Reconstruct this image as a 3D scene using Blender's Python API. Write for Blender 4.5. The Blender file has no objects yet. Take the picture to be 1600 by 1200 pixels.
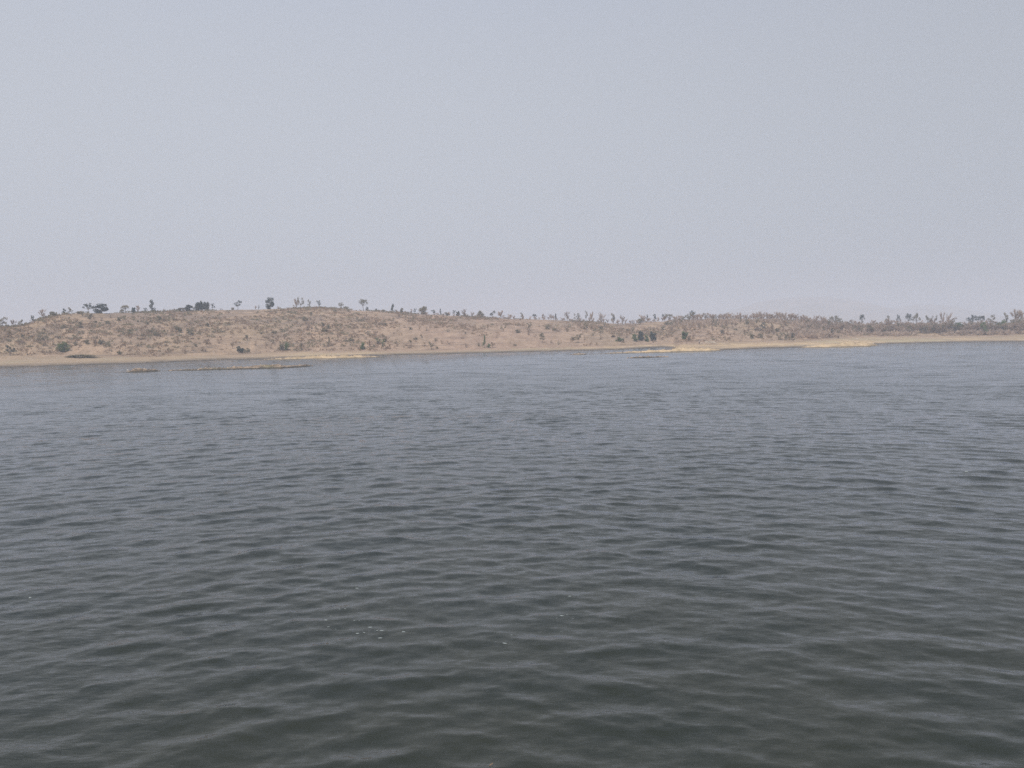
import bpy, math, random
import numpy as np
from mathutils import Matrix, Vector
R = math.radians
scene = bpy.context.scene

# ---------------------------------------------------------------- camera
CAM_H = 8.0
F_PX = 1208.0                      # focal length in pixels of the 1600x1200 photograph
HORIZON_Y = 519.0
ROLL = math.atan(0.0157)
PITCH = math.atan((600 - HORIZON_Y) / F_PX)
cam_data = bpy.data.cameras.new('camera')
cam_data.sensor_width = 36.0
cam_data.lens = 36.0 * F_PX / 1600.0
cam_data.clip_start = 0.1
cam_data.clip_end = 9000
cam = bpy.data.objects.new('camera', cam_data)
scene.collection.objects.link(cam)
cam.matrix_world = (Matrix.Translation((0, 0, CAM_H)) @ Matrix.Rotation(math.pi/2 - PITCH, 4, 'X') @ Matrix.Rotation(-ROLL, 4, 'Z'))
scene.camera = cam
CAM_R = np.array(cam.matrix_world.to_3x3())

# ---------------------------------------------------------------- sky, sun, exposure
SUN_EL, SUN_AZ = R(56), R(205)     # azimuth measured clockwise from +Y: behind the camera, a little to the left
world = bpy.data.worlds.new('World'); scene.world = world
world.use_nodes = True
wn, wl = world.node_tree.nodes, world.node_tree.links
wn.clear()
out = wn.new('ShaderNodeOutputWorld'); bg = wn.new('ShaderNodeBackground')
sky = wn.new('ShaderNodeTexSky'); sky.sky_type = 'NISHITA'; sky.sun_disc = False
sky.sun_elevation = SUN_EL; sky.sun_rotation = SUN_AZ
sky.air_density = 1.0; sky.dust_density = 6.0; sky.ozone_density = 1.0
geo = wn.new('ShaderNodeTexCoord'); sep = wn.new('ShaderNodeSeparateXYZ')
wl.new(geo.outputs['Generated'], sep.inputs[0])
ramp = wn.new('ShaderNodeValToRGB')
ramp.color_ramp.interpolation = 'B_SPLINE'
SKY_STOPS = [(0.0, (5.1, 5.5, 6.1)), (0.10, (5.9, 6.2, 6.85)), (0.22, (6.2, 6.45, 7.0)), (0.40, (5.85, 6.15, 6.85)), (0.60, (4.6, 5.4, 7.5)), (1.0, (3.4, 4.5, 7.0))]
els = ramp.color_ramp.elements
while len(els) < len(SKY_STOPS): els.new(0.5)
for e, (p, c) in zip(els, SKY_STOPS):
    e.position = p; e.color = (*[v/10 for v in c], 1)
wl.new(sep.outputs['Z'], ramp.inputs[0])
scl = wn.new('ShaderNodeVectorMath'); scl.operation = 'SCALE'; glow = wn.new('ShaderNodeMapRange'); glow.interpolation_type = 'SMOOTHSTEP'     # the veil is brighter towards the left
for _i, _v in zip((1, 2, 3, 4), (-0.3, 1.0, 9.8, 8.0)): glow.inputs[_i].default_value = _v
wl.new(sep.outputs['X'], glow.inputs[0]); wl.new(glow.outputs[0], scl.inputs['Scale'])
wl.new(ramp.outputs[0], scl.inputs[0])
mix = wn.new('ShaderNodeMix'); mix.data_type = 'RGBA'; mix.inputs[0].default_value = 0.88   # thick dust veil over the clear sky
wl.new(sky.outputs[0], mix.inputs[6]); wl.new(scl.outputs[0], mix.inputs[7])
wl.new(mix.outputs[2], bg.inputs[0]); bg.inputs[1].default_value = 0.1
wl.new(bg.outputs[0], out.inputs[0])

sun_data = bpy.data.lights.new('sun', 'SUN')
sun_data.energy = 2.7; sun_data.angle = R(12); sun_data.color = (1.0, 0.95, 0.88)
sun = bpy.data.objects.new('sun', sun_data); scene.collection.objects.link(sun)
sd = Vector((math.sin(SUN_AZ)*math.cos(SUN_EL), math.cos(SUN_AZ)*math.cos(SUN_EL), math.sin(SUN_EL)))
sun.rotation_euler = sd.to_track_quat('Z', 'Y').to_euler()

vs = scene.view_settings
scene.display_settings.display_device = 'sRGB'
vs.view_transform = 'Standard'; vs.look = 'None'; vs.exposure = 0.0; vs.gamma = 1.0; vs.use_curve_mapping = False
scene.cycles.use_denoising = False
scene.cycles.volume_bounces = 2
scene.cycles.max_bounces = 6
scene.cycles.transparent_max_bounces = 8

# ---------------------------------------------------------------- helpers
rng = np.random.default_rng(7)
random.seed(11)

def tag(o, label=None, cat=None, group=None, kind=None):
    if label: o['label'] = label
    if cat: o['category'] = cat
    if group: o['group'] = group
    if kind: o['kind'] = kind
    return o

def mesh_np(name, verts, quads=None, tris=None, smooth=False):
    me = bpy.data.meshes.new(name)
    verts = np.asarray(verts, dtype=np.float32).reshape(-1, 3)
    q = np.asarray(quads if quads is not None else np.zeros((0, 4)), dtype=np.int32).reshape(-1, 4)
    t = np.asarray(tris if tris is not None else np.zeros((0, 3)), dtype=np.int32).reshape(-1, 3)
    me.vertices.add(len(verts)); me.vertices.foreach_set('co', verts.ravel())
    loops = np.concatenate([q.ravel(), t.ravel()])
    me.loops.add(len(loops)); me.loops.foreach_set('vertex_index', loops)
    n = len(q) + len(t)
    me.polygons.add(n)
    starts = np.concatenate([np.arange(len(q))*4, len(q)*4 + np.arange(len(t))*3]).astype(np.int32)
    me.polygons.foreach_set('loop_start', starts)
    me.polygons.foreach_set('loop_total', np.concatenate([np.full(len(q), 4), np.full(len(t), 3)]).astype(np.int32))
    me.polygons.foreach_set('use_smooth', np.full(n, smooth))
    me.update(calc_edges=True)
    return me

def link(name, me, parent=None, mat=None):
    o = bpy.data.objects.new(name, me); scene.collection.objects.link(o)
    if mat is not None and not me.materials: me.materials.append(mat)
    if parent is not None: o.parent = parent
    return o

def grid_quads(nr, nc):
    i = np.arange(nr-1)[:, None]*nc + np.arange(nc-1)[None, :]
    return np.stack([i, i+1, i+nc+1, i+nc], -1).reshape(-1, 4)

def hash2(ix, iy, seed):
    n = (ix.astype(np.int64)*374761393 + iy.astype(np.int64)*668265263 + seed*1442695041) & 0xffffffff
    n = ((n ^ (n >> 13)) * 1274126177) & 0xffffffff
    n = (n ^ (n >> 16)) & 0xffffff
    return n / float(0xffffff)

def vnoise(x, y, seed=0):
    x = np.asarray(x, float); y = np.asarray(y, float)
    ix, iy = np.floor(x), np.floor(y)
    fx, fy = x-ix, y-iy
    fx = fx*fx*(3-2*fx); fy = fy*fy*(3-2*fy)
    a = hash2(ix, iy, seed); b = hash2(ix+1, iy, seed); c = hash2(ix, iy+1, seed); d = hash2(ix+1, iy+1, seed)
    return (a*(1-fx)+b*fx)*(1-fy) + (c*(1-fx)+d*fx)*fy - 0.5

def fbm(x, y, seed=0, octv=4):
    s = 0; a = 1.0
    for k in range(octv):
        s = s + a*vnoise(x*2**k, y*2**k, seed+k*17); a *= 0.5
    return s

def ray(px, py):                   # viewing direction of a point of the photograph: azimuth and rise per metre
    d = CAM_R @ np.array([(px-800)/F_PX, -(py-600)/F_PX, -1.0])
    return math.atan2(d[0], d[1]), d[2]/math.hypot(d[0], d[1])

def pol(az, d): return d*math.sin(az), d*math.cos(az)

def table(pts):
    a, t = zip(*[ray(x, y) for x, y in pts])
    return np.array(a), np.array(t)

# ---------------------------------------------------------------- node helpers
class Mat:
    def __init__(s, name, rough=0.9, spec=0.2):
        s.m = bpy.data.materials.new(name); s.m.use_nodes = True
        s.n, s.l = s.m.node_tree.nodes, s.m.node_tree.links
        s.b = s.n['Principled BSDF']
        s.b.inputs['Roughness'].default_value = rough
        s.b.inputs['Specular IOR Level'].default_value = spec
    def new(s, t, **kw):
        n = s.n.new(t)
        for k, v in kw.items(): setattr(n, k, v)
        return n
    def val(s, node_in, v):
        if hasattr(v, 'is_linked') or hasattr(v, 'links'): s.l.new(v, node_in)
        else: node_in.default_value = v
    def pos(s, scale=(1, 1, 1), coord='Position'):
        g = s.new('ShaderNodeNewGeometry'); m = s.new('ShaderNodeMapping')
        m.inputs['Scale'].default_value = scale
        s.l.new(g.outputs['Position'], m.inputs[0]); return m.outputs[0]
    def noise(s, scale, detail=4, rough=0.55, stretch=(1, 1, 1), dist=0.0, local=False):
        t = s.new('ShaderNodeTexNoise'); t.inputs['Scale'].default_value = scale
        t.inputs['Detail'].default_value = detail; t.inputs['Roughness'].default_value = rough
        t.inputs['Distortion'].default_value = dist
        if local:
            c = s.new('ShaderNodeTexCoord'); s.l.new(c.outputs['Object'], t.inputs['Vector'])
        else: s.l.new(s.pos(stretch), t.inputs['Vector'])
        return t.outputs['Fac']
    def step(s, v, lo, hi, a=0.0, b=1.0):
        m = s.new('ShaderNodeMapRange'); m.interpolation_type = 'SMOOTHSTEP'
        s.val(m.inputs[0], v)
        for i, x in zip((1, 2, 3, 4), (lo, hi, a, b)): m.inputs[i].default_value = x
        return m.outputs[0]
    def math(s, op, a, b=0.0):
        m = s.new('ShaderNodeMath', operation=op); s.val(m.inputs[0], a); s.val(m.inputs[1], b); return m.outputs[0]
    def mix(s, f, a, b):
        m = s.new('ShaderNodeMix', data_type='RGBA'); s.val(m.inputs[0], f)
        for i, c in ((6, a), (7, b)):
            if isinstance(c, tuple): m.inputs[i].default_value = (*c, 1)
            else: s.l.new(c, m.inputs[i])
        return m.outputs[2]
    def attr(s, name):
        a = s.new('ShaderNodeAttribute', attribute_name=name); return a.outputs['Fac']
    def color(s, c):
        if isinstance(c, tuple): s.b.inputs['Base Color'].default_value = (*c, 1)
        else: s.l.new(c, s.b.inputs['Base Color'])

def leafy(name, dark, light, rough=0.8):
    m = Mat(name, rough, 0.15)
    oi = m.new('ShaderNodeObjectInfo')
    base = m.mix(oi.outputs['Random'], dark, light)
    n = m.noise(2.2, 2, local=True)
    alt = m.mix(0.5, base, light)
    col = m.mix(m.step(n, 0.42, 0.62), base, alt)
    m.color(col)
    tr = m.new('ShaderNodeBsdfTranslucent'); m.l.new(col, tr.inputs['Color'])
    mx = m.new('ShaderNodeMixShader'); mx.inputs[0].default_value = 0.5
    m.l.new(m.b.outputs[0], mx.inputs[1]); m.l.new(tr.outputs[0], mx.inputs[2])
    m.l.new(mx.outputs[0], m.n['Material Output'].inputs['Surface'])
    return m.m

M = {}
M['leaf_dark'] = leafy('dark_leaves', (0.040, 0.058, 0.042), (0.070, 0.092, 0.062))
M['leaf_green'] = leafy('green_leaves', (0.125, 0.185, 0.048), (0.175, 0.235, 0.068))
M['leaf_olive'] = leafy('olive_leaves', (0.225, 0.20, 0.115), (0.34, 0.285, 0.175))
M['leaf_brown'] = leafy('dry_leaves', (0.30, 0.20, 0.12), (0.44, 0.31, 0.20))
M['twig'] = leafy('dry_twigs', (0.44, 0.325, 0.235), (0.60, 0.46, 0.345))
M['bark'] = leafy('grey_bark', (0.19, 0.16, 0.13), (0.29, 0.24, 0.20))

# ---------------------------------------------------------------- terrain shape
SHORE = [(-60, 576), (0, 574.5), (60, 573), (100, 571.5), (150, 570), (200, 569), (250, 566.6), (300, 564.5), (340, 562.9), (390, 562.2), (430, 561.2), (470, 559.8), (505, 558.8),
         (550, 557.0), (602, 555.2), (640, 554.3), (652, 554.2), (705, 553), (750, 551.8), (800, 550.6), (840, 549.7), (890, 548.5),
         (935, 547.5), (965, 546.7), (1000, 544.5), (1035, 542.6), (1052, 544), (1062, 549.0), (1075, 549.2), (1129, 547.3), (1180, 545.2),
         (1200, 544.3), (1252, 542.9), (1310, 541.0), (1374, 537.9), (1440, 536.2), (1465, 535.5), (1510, 534.5), (1600, 534.0), (1660, 533)]
BEACH = [(-60, 556), (0, 556), (60, 555.5), (100, 553), (160, 555.5), (200, 556), (260, 555.5), (300, 554.5), (350, 553), (400, 551), (440, 549), (500, 548), (560, 547.8), (600, 547.5), (680, 546.5),
         (740, 545.5), (800, 543), (860, 541.5), (900, 541), (960, 539), (1000, 538), (1060, 536), (1100, 534), (1150, 532.5), (1200, 532), (1240, 532), (1280, 529.5), (1320, 526),
         (1350, 524.5), (1400, 525.5), (1440, 525), (1480, 524), (1560, 524), (1600, 522), (1660, 521)]
RIDGE = [(-60, 518), (0, 514), (25, 513), (42, 511), (55, 504), (68, 499), (80, 495), (100, 491), (130, 489.6), (200, 488.5), (240, 488), (270, 486), (300, 485), (350, 484), (400, 483), (450, 482.3),
         (500, 482.6), (540, 484), (560, 486), (590, 487.5), (610, 489.5), (640, 490.5), (700, 492.8), (740, 495), (780, 496.5), (820, 498.5), (860, 500), (900, 503), (940, 505), (975, 508.0),
         (990, 507.5), (1010, 504), (1040, 502.5), (1080, 502), (1140, 501), (1200, 501.5), (1250, 504), (1290, 509), (1340, 512), (1400, 511), (1500, 511), (1560, 509), (1600, 507), (1660, 505)]
DRIDGE = [(-60, 350), (0, 355), (60, 372), (120, 385), (300, 425), (600, 450), (800, 460), (1000, 480), (1200, 500), (1400, 520), (1600, 520), (1660, 520)]
sA, sT = table(SHORE); sD = -CAM_H / sT
bA, bT = table(BEACH); rA, rT = table(RIDGE)
dA = np.array([ray(x, 520)[0] for x, _ in DRIDGE]); dD = np.array([d for _, d in DRIDGE], float)

def shore_d(az):
    x = az*300
    return np.interp(az, sA, sD) + 1.6*fbm(x*0.5, x*0+3.3, 5, 3)

def beach(az):
    Ds = np.interp(az, sA, sD); t = np.interp(az, bA, bT)
    B = np.clip((CAM_H + t*Ds) / (0.05 - t), 9, 90)
    zb = np.clip(CAM_H + t*(Ds+B), 0.5, 6)
    return B, zb

def ridge(az):
    Dr = np.interp(az, dA, dD)
    return Dr, CAM_H + np.interp(az, rA, rT)*Dr

def height(az, d):
    az = np.asarray(az, float); d = np.asarray(d, float)
    Ds = shore_d(az); B, zb = beach(az); Dr, zr = ridge(az)
    s = d - Ds
    x, y = d*np.sin(az), d*np.cos(az)
    z = np.where(s < 0, np.maximum(s*0.06, -2.5), zb*np.clip(s/B, 0, 1)**0.9)
    z = z + 0.16*np.exp(-((s-2.0)/1.6)**2)                    # a small cut bank where the waves reach
    p = np.clip((s-B)/np.maximum(Dr-Ds-B, 20), 0, 1)
    z = z + (zr-zb)*(0.35*p + 0.65*(1-(1-p)**1.9))
    land = np.clip((s-4)/30, 0, 1)
    hill = np.clip((s-B)/40, 0, 1)*(1-0.75*np.clip((p-0.8)/0.2, 0, 1))
    z = z + land*0.25*fbm(x/9, y/9, 1) + hill*2.2*fbm(x/34, y/60, 2, 3)
    z = z + hill*0.45*np.abs(vnoise(x/13+y/60, y/50, 9))*2
    back = np.maximum(d-Dr, 0)
    z = z - np.minimum(back*0.035, 0.45*np.maximum(zr-2, 0))
    return z

def place(px, py=None):            # the land under a point of the photograph; no py: the crest of the ridge
    az, t = ray(px, py if py is not None else 490)
    if py is None:
        d = float(ridge(az)[0]) - 2.0
        return az, d, float(height(az, d))
    Ds = float(shore_d(az)); Dr = float(ridge(az)[0])
    d = np.linspace(Ds, Dr+25, 900)
    z = height(np.full_like(d, az), d)
    k = np.nonzero(z >= CAM_H + t*d)[0]
    dd = d[k[0]] if len(k) else Dr
    return az, float(dd), float(height(az, dd))

# ---- terrain mesh
cols = np.radians(np.concatenate([np.arange(-62, -36, 0.5), np.arange(-36, 36, 0.085), np.arange(36, 62, 0.5)]))
offs = np.concatenate([np.linspace(-45, -6, 8), np.linspace(-5, 30, 48), np.linspace(31, 250, 120), np.linspace(256, 480, 16), [600, 800, 1100, 1500, 2000, 3700]])
AZ = np.repeat(cols[None, :], len(offs), 0)
DS = shore_d(cols)[None, :]
# rows follow the shore near it and become plain circles far away
DD = DS + offs[:, None]*np.ones_like(AZ)
Z = height(AZ, DD)
XX, YY = DD*np.sin(AZ), DD*np.cos(AZ)
me = mesh_np('shore_terrain', np.stack([XX, YY, Z], -1), grid_quads(*AZ.shape), smooth=True)
Bc, zbc = beach(cols); Drc, _ = ridge(cols)
sfrac = np.clip((DD-DS)/Bc[None, :], -1, 6)
px_like = 800 + F_PX*np.tan(np.clip(AZ, -1.2, 1.2))
bare = np.exp(-((px_like-760)/190)**2)*0.9 + np.exp(-((px_like-1090)/50)**2)*0.3
pfrac = np.clip((DD-DS-Bc[None, :])/np.maximum(Drc[None, :]-DS-Bc[None, :], 20), 0, 1)
upper = np.clip(pfrac*1.6, 0, 1)*(1-0.6*np.clip(bare, 0, 1)) + 0.25
for nm, arr in (('beach', sfrac), ('bare', bare), ('upper', upper), ('brownness', np.clip((560-px_like)/400, 0, 1) + 0.5*np.exp(-((px_like-760)/150)**2))):
    at = me.attributes.new(nm, 'FLOAT', 'POINT'); at.data.foreach_set('value', arr.astype(np.float32).ravel())

g = Mat('dry_ground', 0.95, 0.1)
soil_l, soil_d = (0.47, 0.325, 0.21), (0.32, 0.222, 0.145)
big = g.noise(0.035, 5, 0.6, (1, 0.6, 1))
mid = g.noise(0.22, 5, 0.65, (1, 0.45, 1))
fine = g.noise(1.6, 4, 0.7, (0.7, 0.5, 1))
grassy = g.mix(g.step(mid, 0.38, 0.62), (0.32, 0.225, 0.138), (0.46, 0.325, 0.205))
soil = g.mix(g.step(mid, 0.35, 0.6), soil_d, soil_l)
red = g.mix(g.step(mid, 0.4, 0.65), (0.38, 0.25, 0.17), (0.49, 0.335, 0.23))
hillc = g.mix(g.step(big, 0.40, 0.60), grassy, soil)
barefac = g.math('MULTIPLY', g.attr('bare'), g.step(big, 0.3, 0.55, 0.45, 1.0))
hillc = g.mix(barefac, hillc, red)
brush = g.noise(0.06, 5, 0.65, (1, 0.35, 1))
hillc = g.mix(g.math('MULTIPLY', g.math('MULTIPLY', g.step(brush, 0.46, 0.6), g.attr('upper')), 0.6), hillc, (0.26, 0.19, 0.14))
strat = g.noise(1.0, 3, 0.6, (0.03, 0.03, 2.2))
hillc = g.mix(g.math('MULTIPLY', g.step(strat, 0.56, 0.66), 0.55), hillc, (0.17, 0.125, 0.095))
hillc = g.mix(g.math('MULTIPLY', g.step(fine, 0.54, 0.70), 0.55), hillc, (0.16, 0.125, 0.095))
hillc = g.mix(g.math('MULTIPLY', g.step(fine, 0.44, 0.30), 0.45), hillc, (0.50, 0.40, 0.30))
sandn = g.noise(0.5, 5, 0.65, (0.35, 1, 1))
sand = g.mix(g.step(sandn, 0.35, 0.65), (0.50, 0.355, 0.20), (0.70, 0.51, 0.30))
sand = g.mix(g.math('MULTIPLY', g.attr('brownness'), 0.7), sand, (0.36, 0.265, 0.18))
tint = g.noise(0.02, 3, 0.5)
sand = g.mix(g.math('MULTIPLY', g.step(tint, 0.5, 0.62), 0.55), sand, (0.40, 0.36, 0.22))
sand = g.mix(g.math('MULTIPLY', g.step(fine, 0.58, 0.68), 0.5), sand, (0.24, 0.185, 0.125))
strand = g.noise(1.0, 3, 0.6, (0.012, 0.012, 5.0))
sand = g.mix(g.math('MULTIPLY', g.step(strand, 0.52, 0.64), 0.65), sand, (0.27, 0.20, 0.135))
sand = g.mix(g.math('MULTIPLY', g.step(g.noise(0.03, 4, 0.6, (0.5, 1, 1)), 0.46, 0.6), 0.6), sand, (0.36, 0.27, 0.185))
edge = g.math('ADD', g.attr('beach'), g.math('MULTIPLY', g.math('SUBTRACT', mid, 0.5), 1.6))
c = g.mix(g.step(edge, 0.45, 0.85), sand, hillc)
sp = g.new('ShaderNodeSeparateXYZ'); gg = g.new('ShaderNodeNewGeometry'); g.l.new(gg.outputs['Position'], sp.inputs[0])
wet = g.math('ADD', sp.outputs['Z'], g.math('MULTIPLY', g.math('SUBTRACT', sandn, 0.5), 1.1))
c = g.mix(g.step(wet, 0.75, 0.40), c, (0.27, 0.205, 0.14))
c = g.mix(g.step(wet, 0.36, 0.16), c, (0.115, 0.095, 0.075))
g.color(c)
bp = g.new('ShaderNodeBump'); bp.inputs['Strength'].default_value = 0.6; bp.inputs['Distance'].default_value = 0.5
g.l.new(fine, bp.inputs['Height']); g.l.new(bp.outputs[0], g.b.inputs['Normal'])
M['ground'] = g.m
tag(link('shore_terrain', me, mat=M['ground']), 'dry brown hillside and sandy beach across the lake', kind='structure')

# ---- faint hills far behind the right shore
def far_hill(pts, D, name, label):
    a = np.array([ray(x, y)[0] for x, y in pts]); t = np.array([ray(x, y)[1] for x, y in pts])
    az = np.linspace(a[0], a[-1], 160)
    top = CAM_H + np.interp(az, a, t)*D
    rows = np.linspace(-1, 1, 25)
    V = []
    for r in rows:
        d = D + r*400
        k = np.cos(r*math.pi/2)**1.3 if abs(r) < 1 else 0
        z = 2 + (top-2)*k + 5*k*fbm(az*60, az*0+r*3, 31, 4)*(1 if r < -0.05 or r > 0.05 else 0.3)
        V.append(np.stack([d*np.sin(az), d*np.cos(az), z], -1))
    me = mesh_np(name, np.array(V), grid_quads(25, 160), smooth=True)
    m = Mat('far_hill_ground', 0.95, 0.1); m.color(m.mix(m.step(m.noise(0.02, 4), 0.4, 0.6), (0.30, 0.28, 0.26), (0.38, 0.34, 0.31)))
    return tag(link(name, me, mat=m.m), label, kind='structure')
far_hill([(1080, 506), (1130, 490), (1180, 473), (1215, 467), (1250, 464), (1290, 464), (1330, 467), (1370, 477), (1410, 488), (1450, 499), (1480, 508)], 2900, 'distant_hill', 'faint flat hill lost in the haze beyond the right shore')
far_hill([(1330, 507), (1370, 492), (1400, 483), (1430, 476), (1455, 475), (1490, 479), (1530, 487), (1570, 494), (1620, 505)], 3300, 'distant_hill', 'faint second hill in the haze at far right')

# ---------------------------------------------------------------- low spits lying in the water
rubble_pts = []
def spit(name, label, edge_pts, depth, zmax, matname='spit', seed=0, skew=0.55):
    """edge_pts: (x, y of near waterline, crest height factor 0..1)"""
    a = np.array([ray(x, y)[0] for x, y, _ in edge_pts]); D = np.array([-CAM_H/ray(x, y)[1] for x, y, _ in edge_pts]); k = np.array([w for *_, w in edge_pts])
    n = max(60, int((a[-1]-a[0])*230/0.35)); az = np.linspace(a[0], a[-1], n)
    d0 = np.interp(az, a, D); w = np.interp(az, a, k)
    w = np.clip(w*(1 + 0.5*fbm(az*160, az*0, seed, 3)), 0, 2)
    nr = 22; V = []
    for i in range(nr):
        r = i/(nr-1)
        d = d0 + fbm(az*220, az*0+7, seed+2, 3)*0.5 - 0.6 + (depth*w+1.2)*r
        prof = np.sin(np.pi*min(1, r**skew))**0.8 if 0 < r < 1 else 0
        x, y = d*np.sin(az), d*np.cos(az)
        z = -0.25 + (zmax*w+0.25)*prof + 0.16*w*prof*(fbm(x/0.9, y/0.9, seed+4, 3))
        V.append(np.stack([x, y, z], -1))
        if 0.08 < r < 0.8:
            for j in range(n):
                if w[j] > 0.12 and random.random() < 0.16: rubble_pts.append((x[j], y[j], float(z[j]), w[j]))
    me = mesh_np(name, np.array(V), grid_quads(nr, n), smooth=True)
    return tag(link(name, me, mat=M[matname]), label, kind='structure')
m = Mat('spit_ground', 0.95, 0.1)
n1 = m.noise(0.9, 5, 0.7); n2 = m.noise(0.12, 3)
cc = m.mix(m.step(n1, 0.38, 0.62), (0.17, 0.125, 0.085), (0.42, 0.31, 0.21))
cc = m.mix(m.math('MULTIPLY', m.step(n2, 0.5, 0.62), 0.6), cc, (0.20, 0.19, 0.10))
s2 = m.new('ShaderNodeSeparateXYZ'); g2 = m.new('ShaderNodeNewGeometry'); m.l.new(g2.outputs['Position'], s2.inputs[0])
cc = m.mix(m.step(m.math('ADD', s2.outputs['Z'], m.math('MULTIPLY', m.math('SUBTRACT', n1, 0.5), 0.4)), 0.46, 0.14), cc, (0.10, 0.085, 0.065))
m.color(cc); M['spit'] = m.m
m = Mat('pale_sand', 0.95, 0.1)
n1 = m.noise(0.5, 5, 0.7, (0.4, 1, 1))
cc = m.mix(m.step(n1, 0.35, 0.65), (0.42, 0.305, 0.17), (0.68, 0.50, 0.295))
s2 = m.new('ShaderNodeSeparateXYZ'); g2 = m.new('ShaderNodeNewGeometry'); m.l.new(g2.outputs['Position'], s2.inputs[0])
cc = m.mix(m.step(m.math('ADD', s2.outputs['Z'], m.math('MULTIPLY', m.math('SUBTRACT', n1, 0.5), 0.3)), 0.42, 0.10), cc, (0.19, 0.155, 0.115))
m.color(cc); M['sand'] = m.m

spit('rocky_islet', 'small rocky islet off the left shore', [(180, 582, 0.02), (196, 581.8, 0.14), (204, 581.6, 0.25), (208, 581.5, 0.8), (226, 581, 1.0), (232, 580.6, 0.72), (242, 580.2, 0.5), (248, 579.8, 0.12), (254, 579.5, 0.0)], 5, 0.75, seed=3)
spit('stony_spit', 'long thin stony spit off the left shore', [(256, 579.6, 0.0), (264, 579.4, 0.12), (272, 579.2, 0.25), (300, 578.8, 0.38), (320, 578.3, 0.62), (350, 577.6, 0.66), (375, 577.0, 0.85), (410, 575.8, 1.0), (440, 575.2, 0.98), (465, 573.8, 0.85), (480, 572.8, 0.55), (488, 572, 0.15), (494, 571.5, 0.0)], 7, 0.72, seed=13)
spit('sand_spit', 'pale sandy spit reaching left across the inlet', [(920, 553.2, 0.0), (940, 552.9, 0.10), (965, 552.3, 0.32), (1000, 551.6, 0.60), (1040, 550.8, 1.0), (1062, 549.9, 1.15), (1085, 549.3, 1.2), (1110, 548.9, 0.9), (1130, 547.9, 0.0)], 15, 1.15, 'sand', seed=23)
spit('stony_islet', 'small pale stony islet before the inlet', [(890, 554.4, 0.0), (898, 554.4, 0.5), (905, 554.3, 0.6), (913, 554.0, 0.7), (917, 553.6, 0.15), (935, 553.4, 0.05), (945, 553.2, 0)], 4, 0.5, 'sand', seed=33)
spit('mud_bar', 'thin brown mud bar off the centre shore', [(976, 559.6, 0.0), (986, 559.5, 0.4), (1000, 559.3, 0.9), (1015, 558.9, 1.0), (1030, 558.2, 0.55), (1045, 557.6, 0.1), (1050, 557.4, 0)], 4, 0.36, seed=43)

spit('sand_point', 'low sandy point reaching right, left of centre', [(405, 562.9, 0.0), (425, 562.7, 0.35), (452, 562.2, 0.7), (505, 560.8, 1.0), (550, 559.9, 0.95), (580, 558.9, 0.5), (592, 558.4, 0.2), (600, 557.9, 0.0)], 17, 1.0, 'sand', seed=53)
spit('sand_mound', 'humped pale sandy point on the right shore', [(1245, 543.9, 0.0), (1256, 543.6, 0.2), (1275, 543.3, 0.55), (1300, 542.8, 0.8), (1327, 542.2, 1.0), (1345, 541.6, 1.05), (1358, 541.2, 0.8), (1366, 540.7, 0.35), (1374, 540.2, 0.0)], 26, 1.9, 'sand', seed=63)

# ---------------------------------------------------------------- water
rr = [0.5]
while rr[-1] < 700:
    r = rr[-1]
    if r < 12: dr = 0.5 if r < 11 else 0.2
    elif r < 60: dr = 0.055 + (r-12)*0.0026
    elif r < 110: dr = 0.18 + (r-60)*0.005
    else: dr = 0.43 + (r-110)*0.02
    rr.append(r+dr)
rr = np.array(rr)
DRI = np.gradient(rr)
wc = np.radians(np.concatenate([np.arange(-180, -40, 4.0), np.arange(-40, -36, 0.4), np.arange(-36, 36, 0.08), np.arange(36, 40, 0.4), np.arange(40, 180.1, 4.0)]))
NW = 190
wr = np.random.default_rng(21)
lam = np.exp(wr.uniform(math.log(0.16), math.log(2.9), NW))
phi = wr.normal(0, R(62), NW)
pha = wr.uniform(0, 2*math.pi, NW)
kk = 2*math.pi/lam
slope = 0.74*(0.0160*np.exp(-(np.log(lam/0.8)/0.8)**2) + 0.0105 + 0.012*(lam > 1.3))
amp = slope/kk
def wave(az, r, dr):
    """surface height and forward shift; az (cols), r (rows), dr (row spacing)"""
    az = np.asarray(az, np.float32); r = np.asarray(r, np.float32)
    X = r[:, None]*np.sin(az)[None, :]; Y = r[:, None]*np.cos(az)[None, :]
    # slow bend so that crests are not ruler straight
    WX = X + 0.5*vnoise(X/5, Y/5, 71).astype(np.float32); WY = Y + 0.5*vnoise(X/6+9, Y/4, 72).astype(np.float32)
    H = np.zeros_like(X); SX = np.zeros_like(X); SY = np.zeros_like(X)
    for i in range(NW):
        sx, sy = math.sin(phi[i]), math.cos(phi[i])
        wcol = np.exp(-((phi[i]-0.75*az)/R(52))**2)
        step_ = np.maximum(dr, r*0.0014)
        wrow = np.clip((lam[i]/step_-2.4)/2.0, 0, 1)
        live = wrow > 0
        if not live.any(): continue
        n = int(live.nonzero()[0].max())+1
        P = (kk[i]*(sx*WX[:n]+sy*WY[:n])+pha[i]).astype(np.float32)
        W = (wrow[:n, None]*wcol[None, :]).astype(np.float32)
        H[:n] += amp[i]*W*np.sin(P)
        c_ = 0.85*amp[i]*W*np.cos(P)
        SX[:n] += sx*c_; SY[:n] += sy*c_
    # patches of stronger and weaker chop
    G = (1.0 + 0.55*fbm(X/16, Y/11, 81, 3)).astype(np.float32)
    return X+1.25*SX*G, Y+1.25*SY*G, H*G
X, Y, H = wave(wc, rr, DRI)
print('water rows', len(rr), 'cols', len(wc))
me = mesh_np('water', np.stack([X, Y, H], -1), grid_quads(len(rr), len(wc)), smooth=True)
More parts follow.
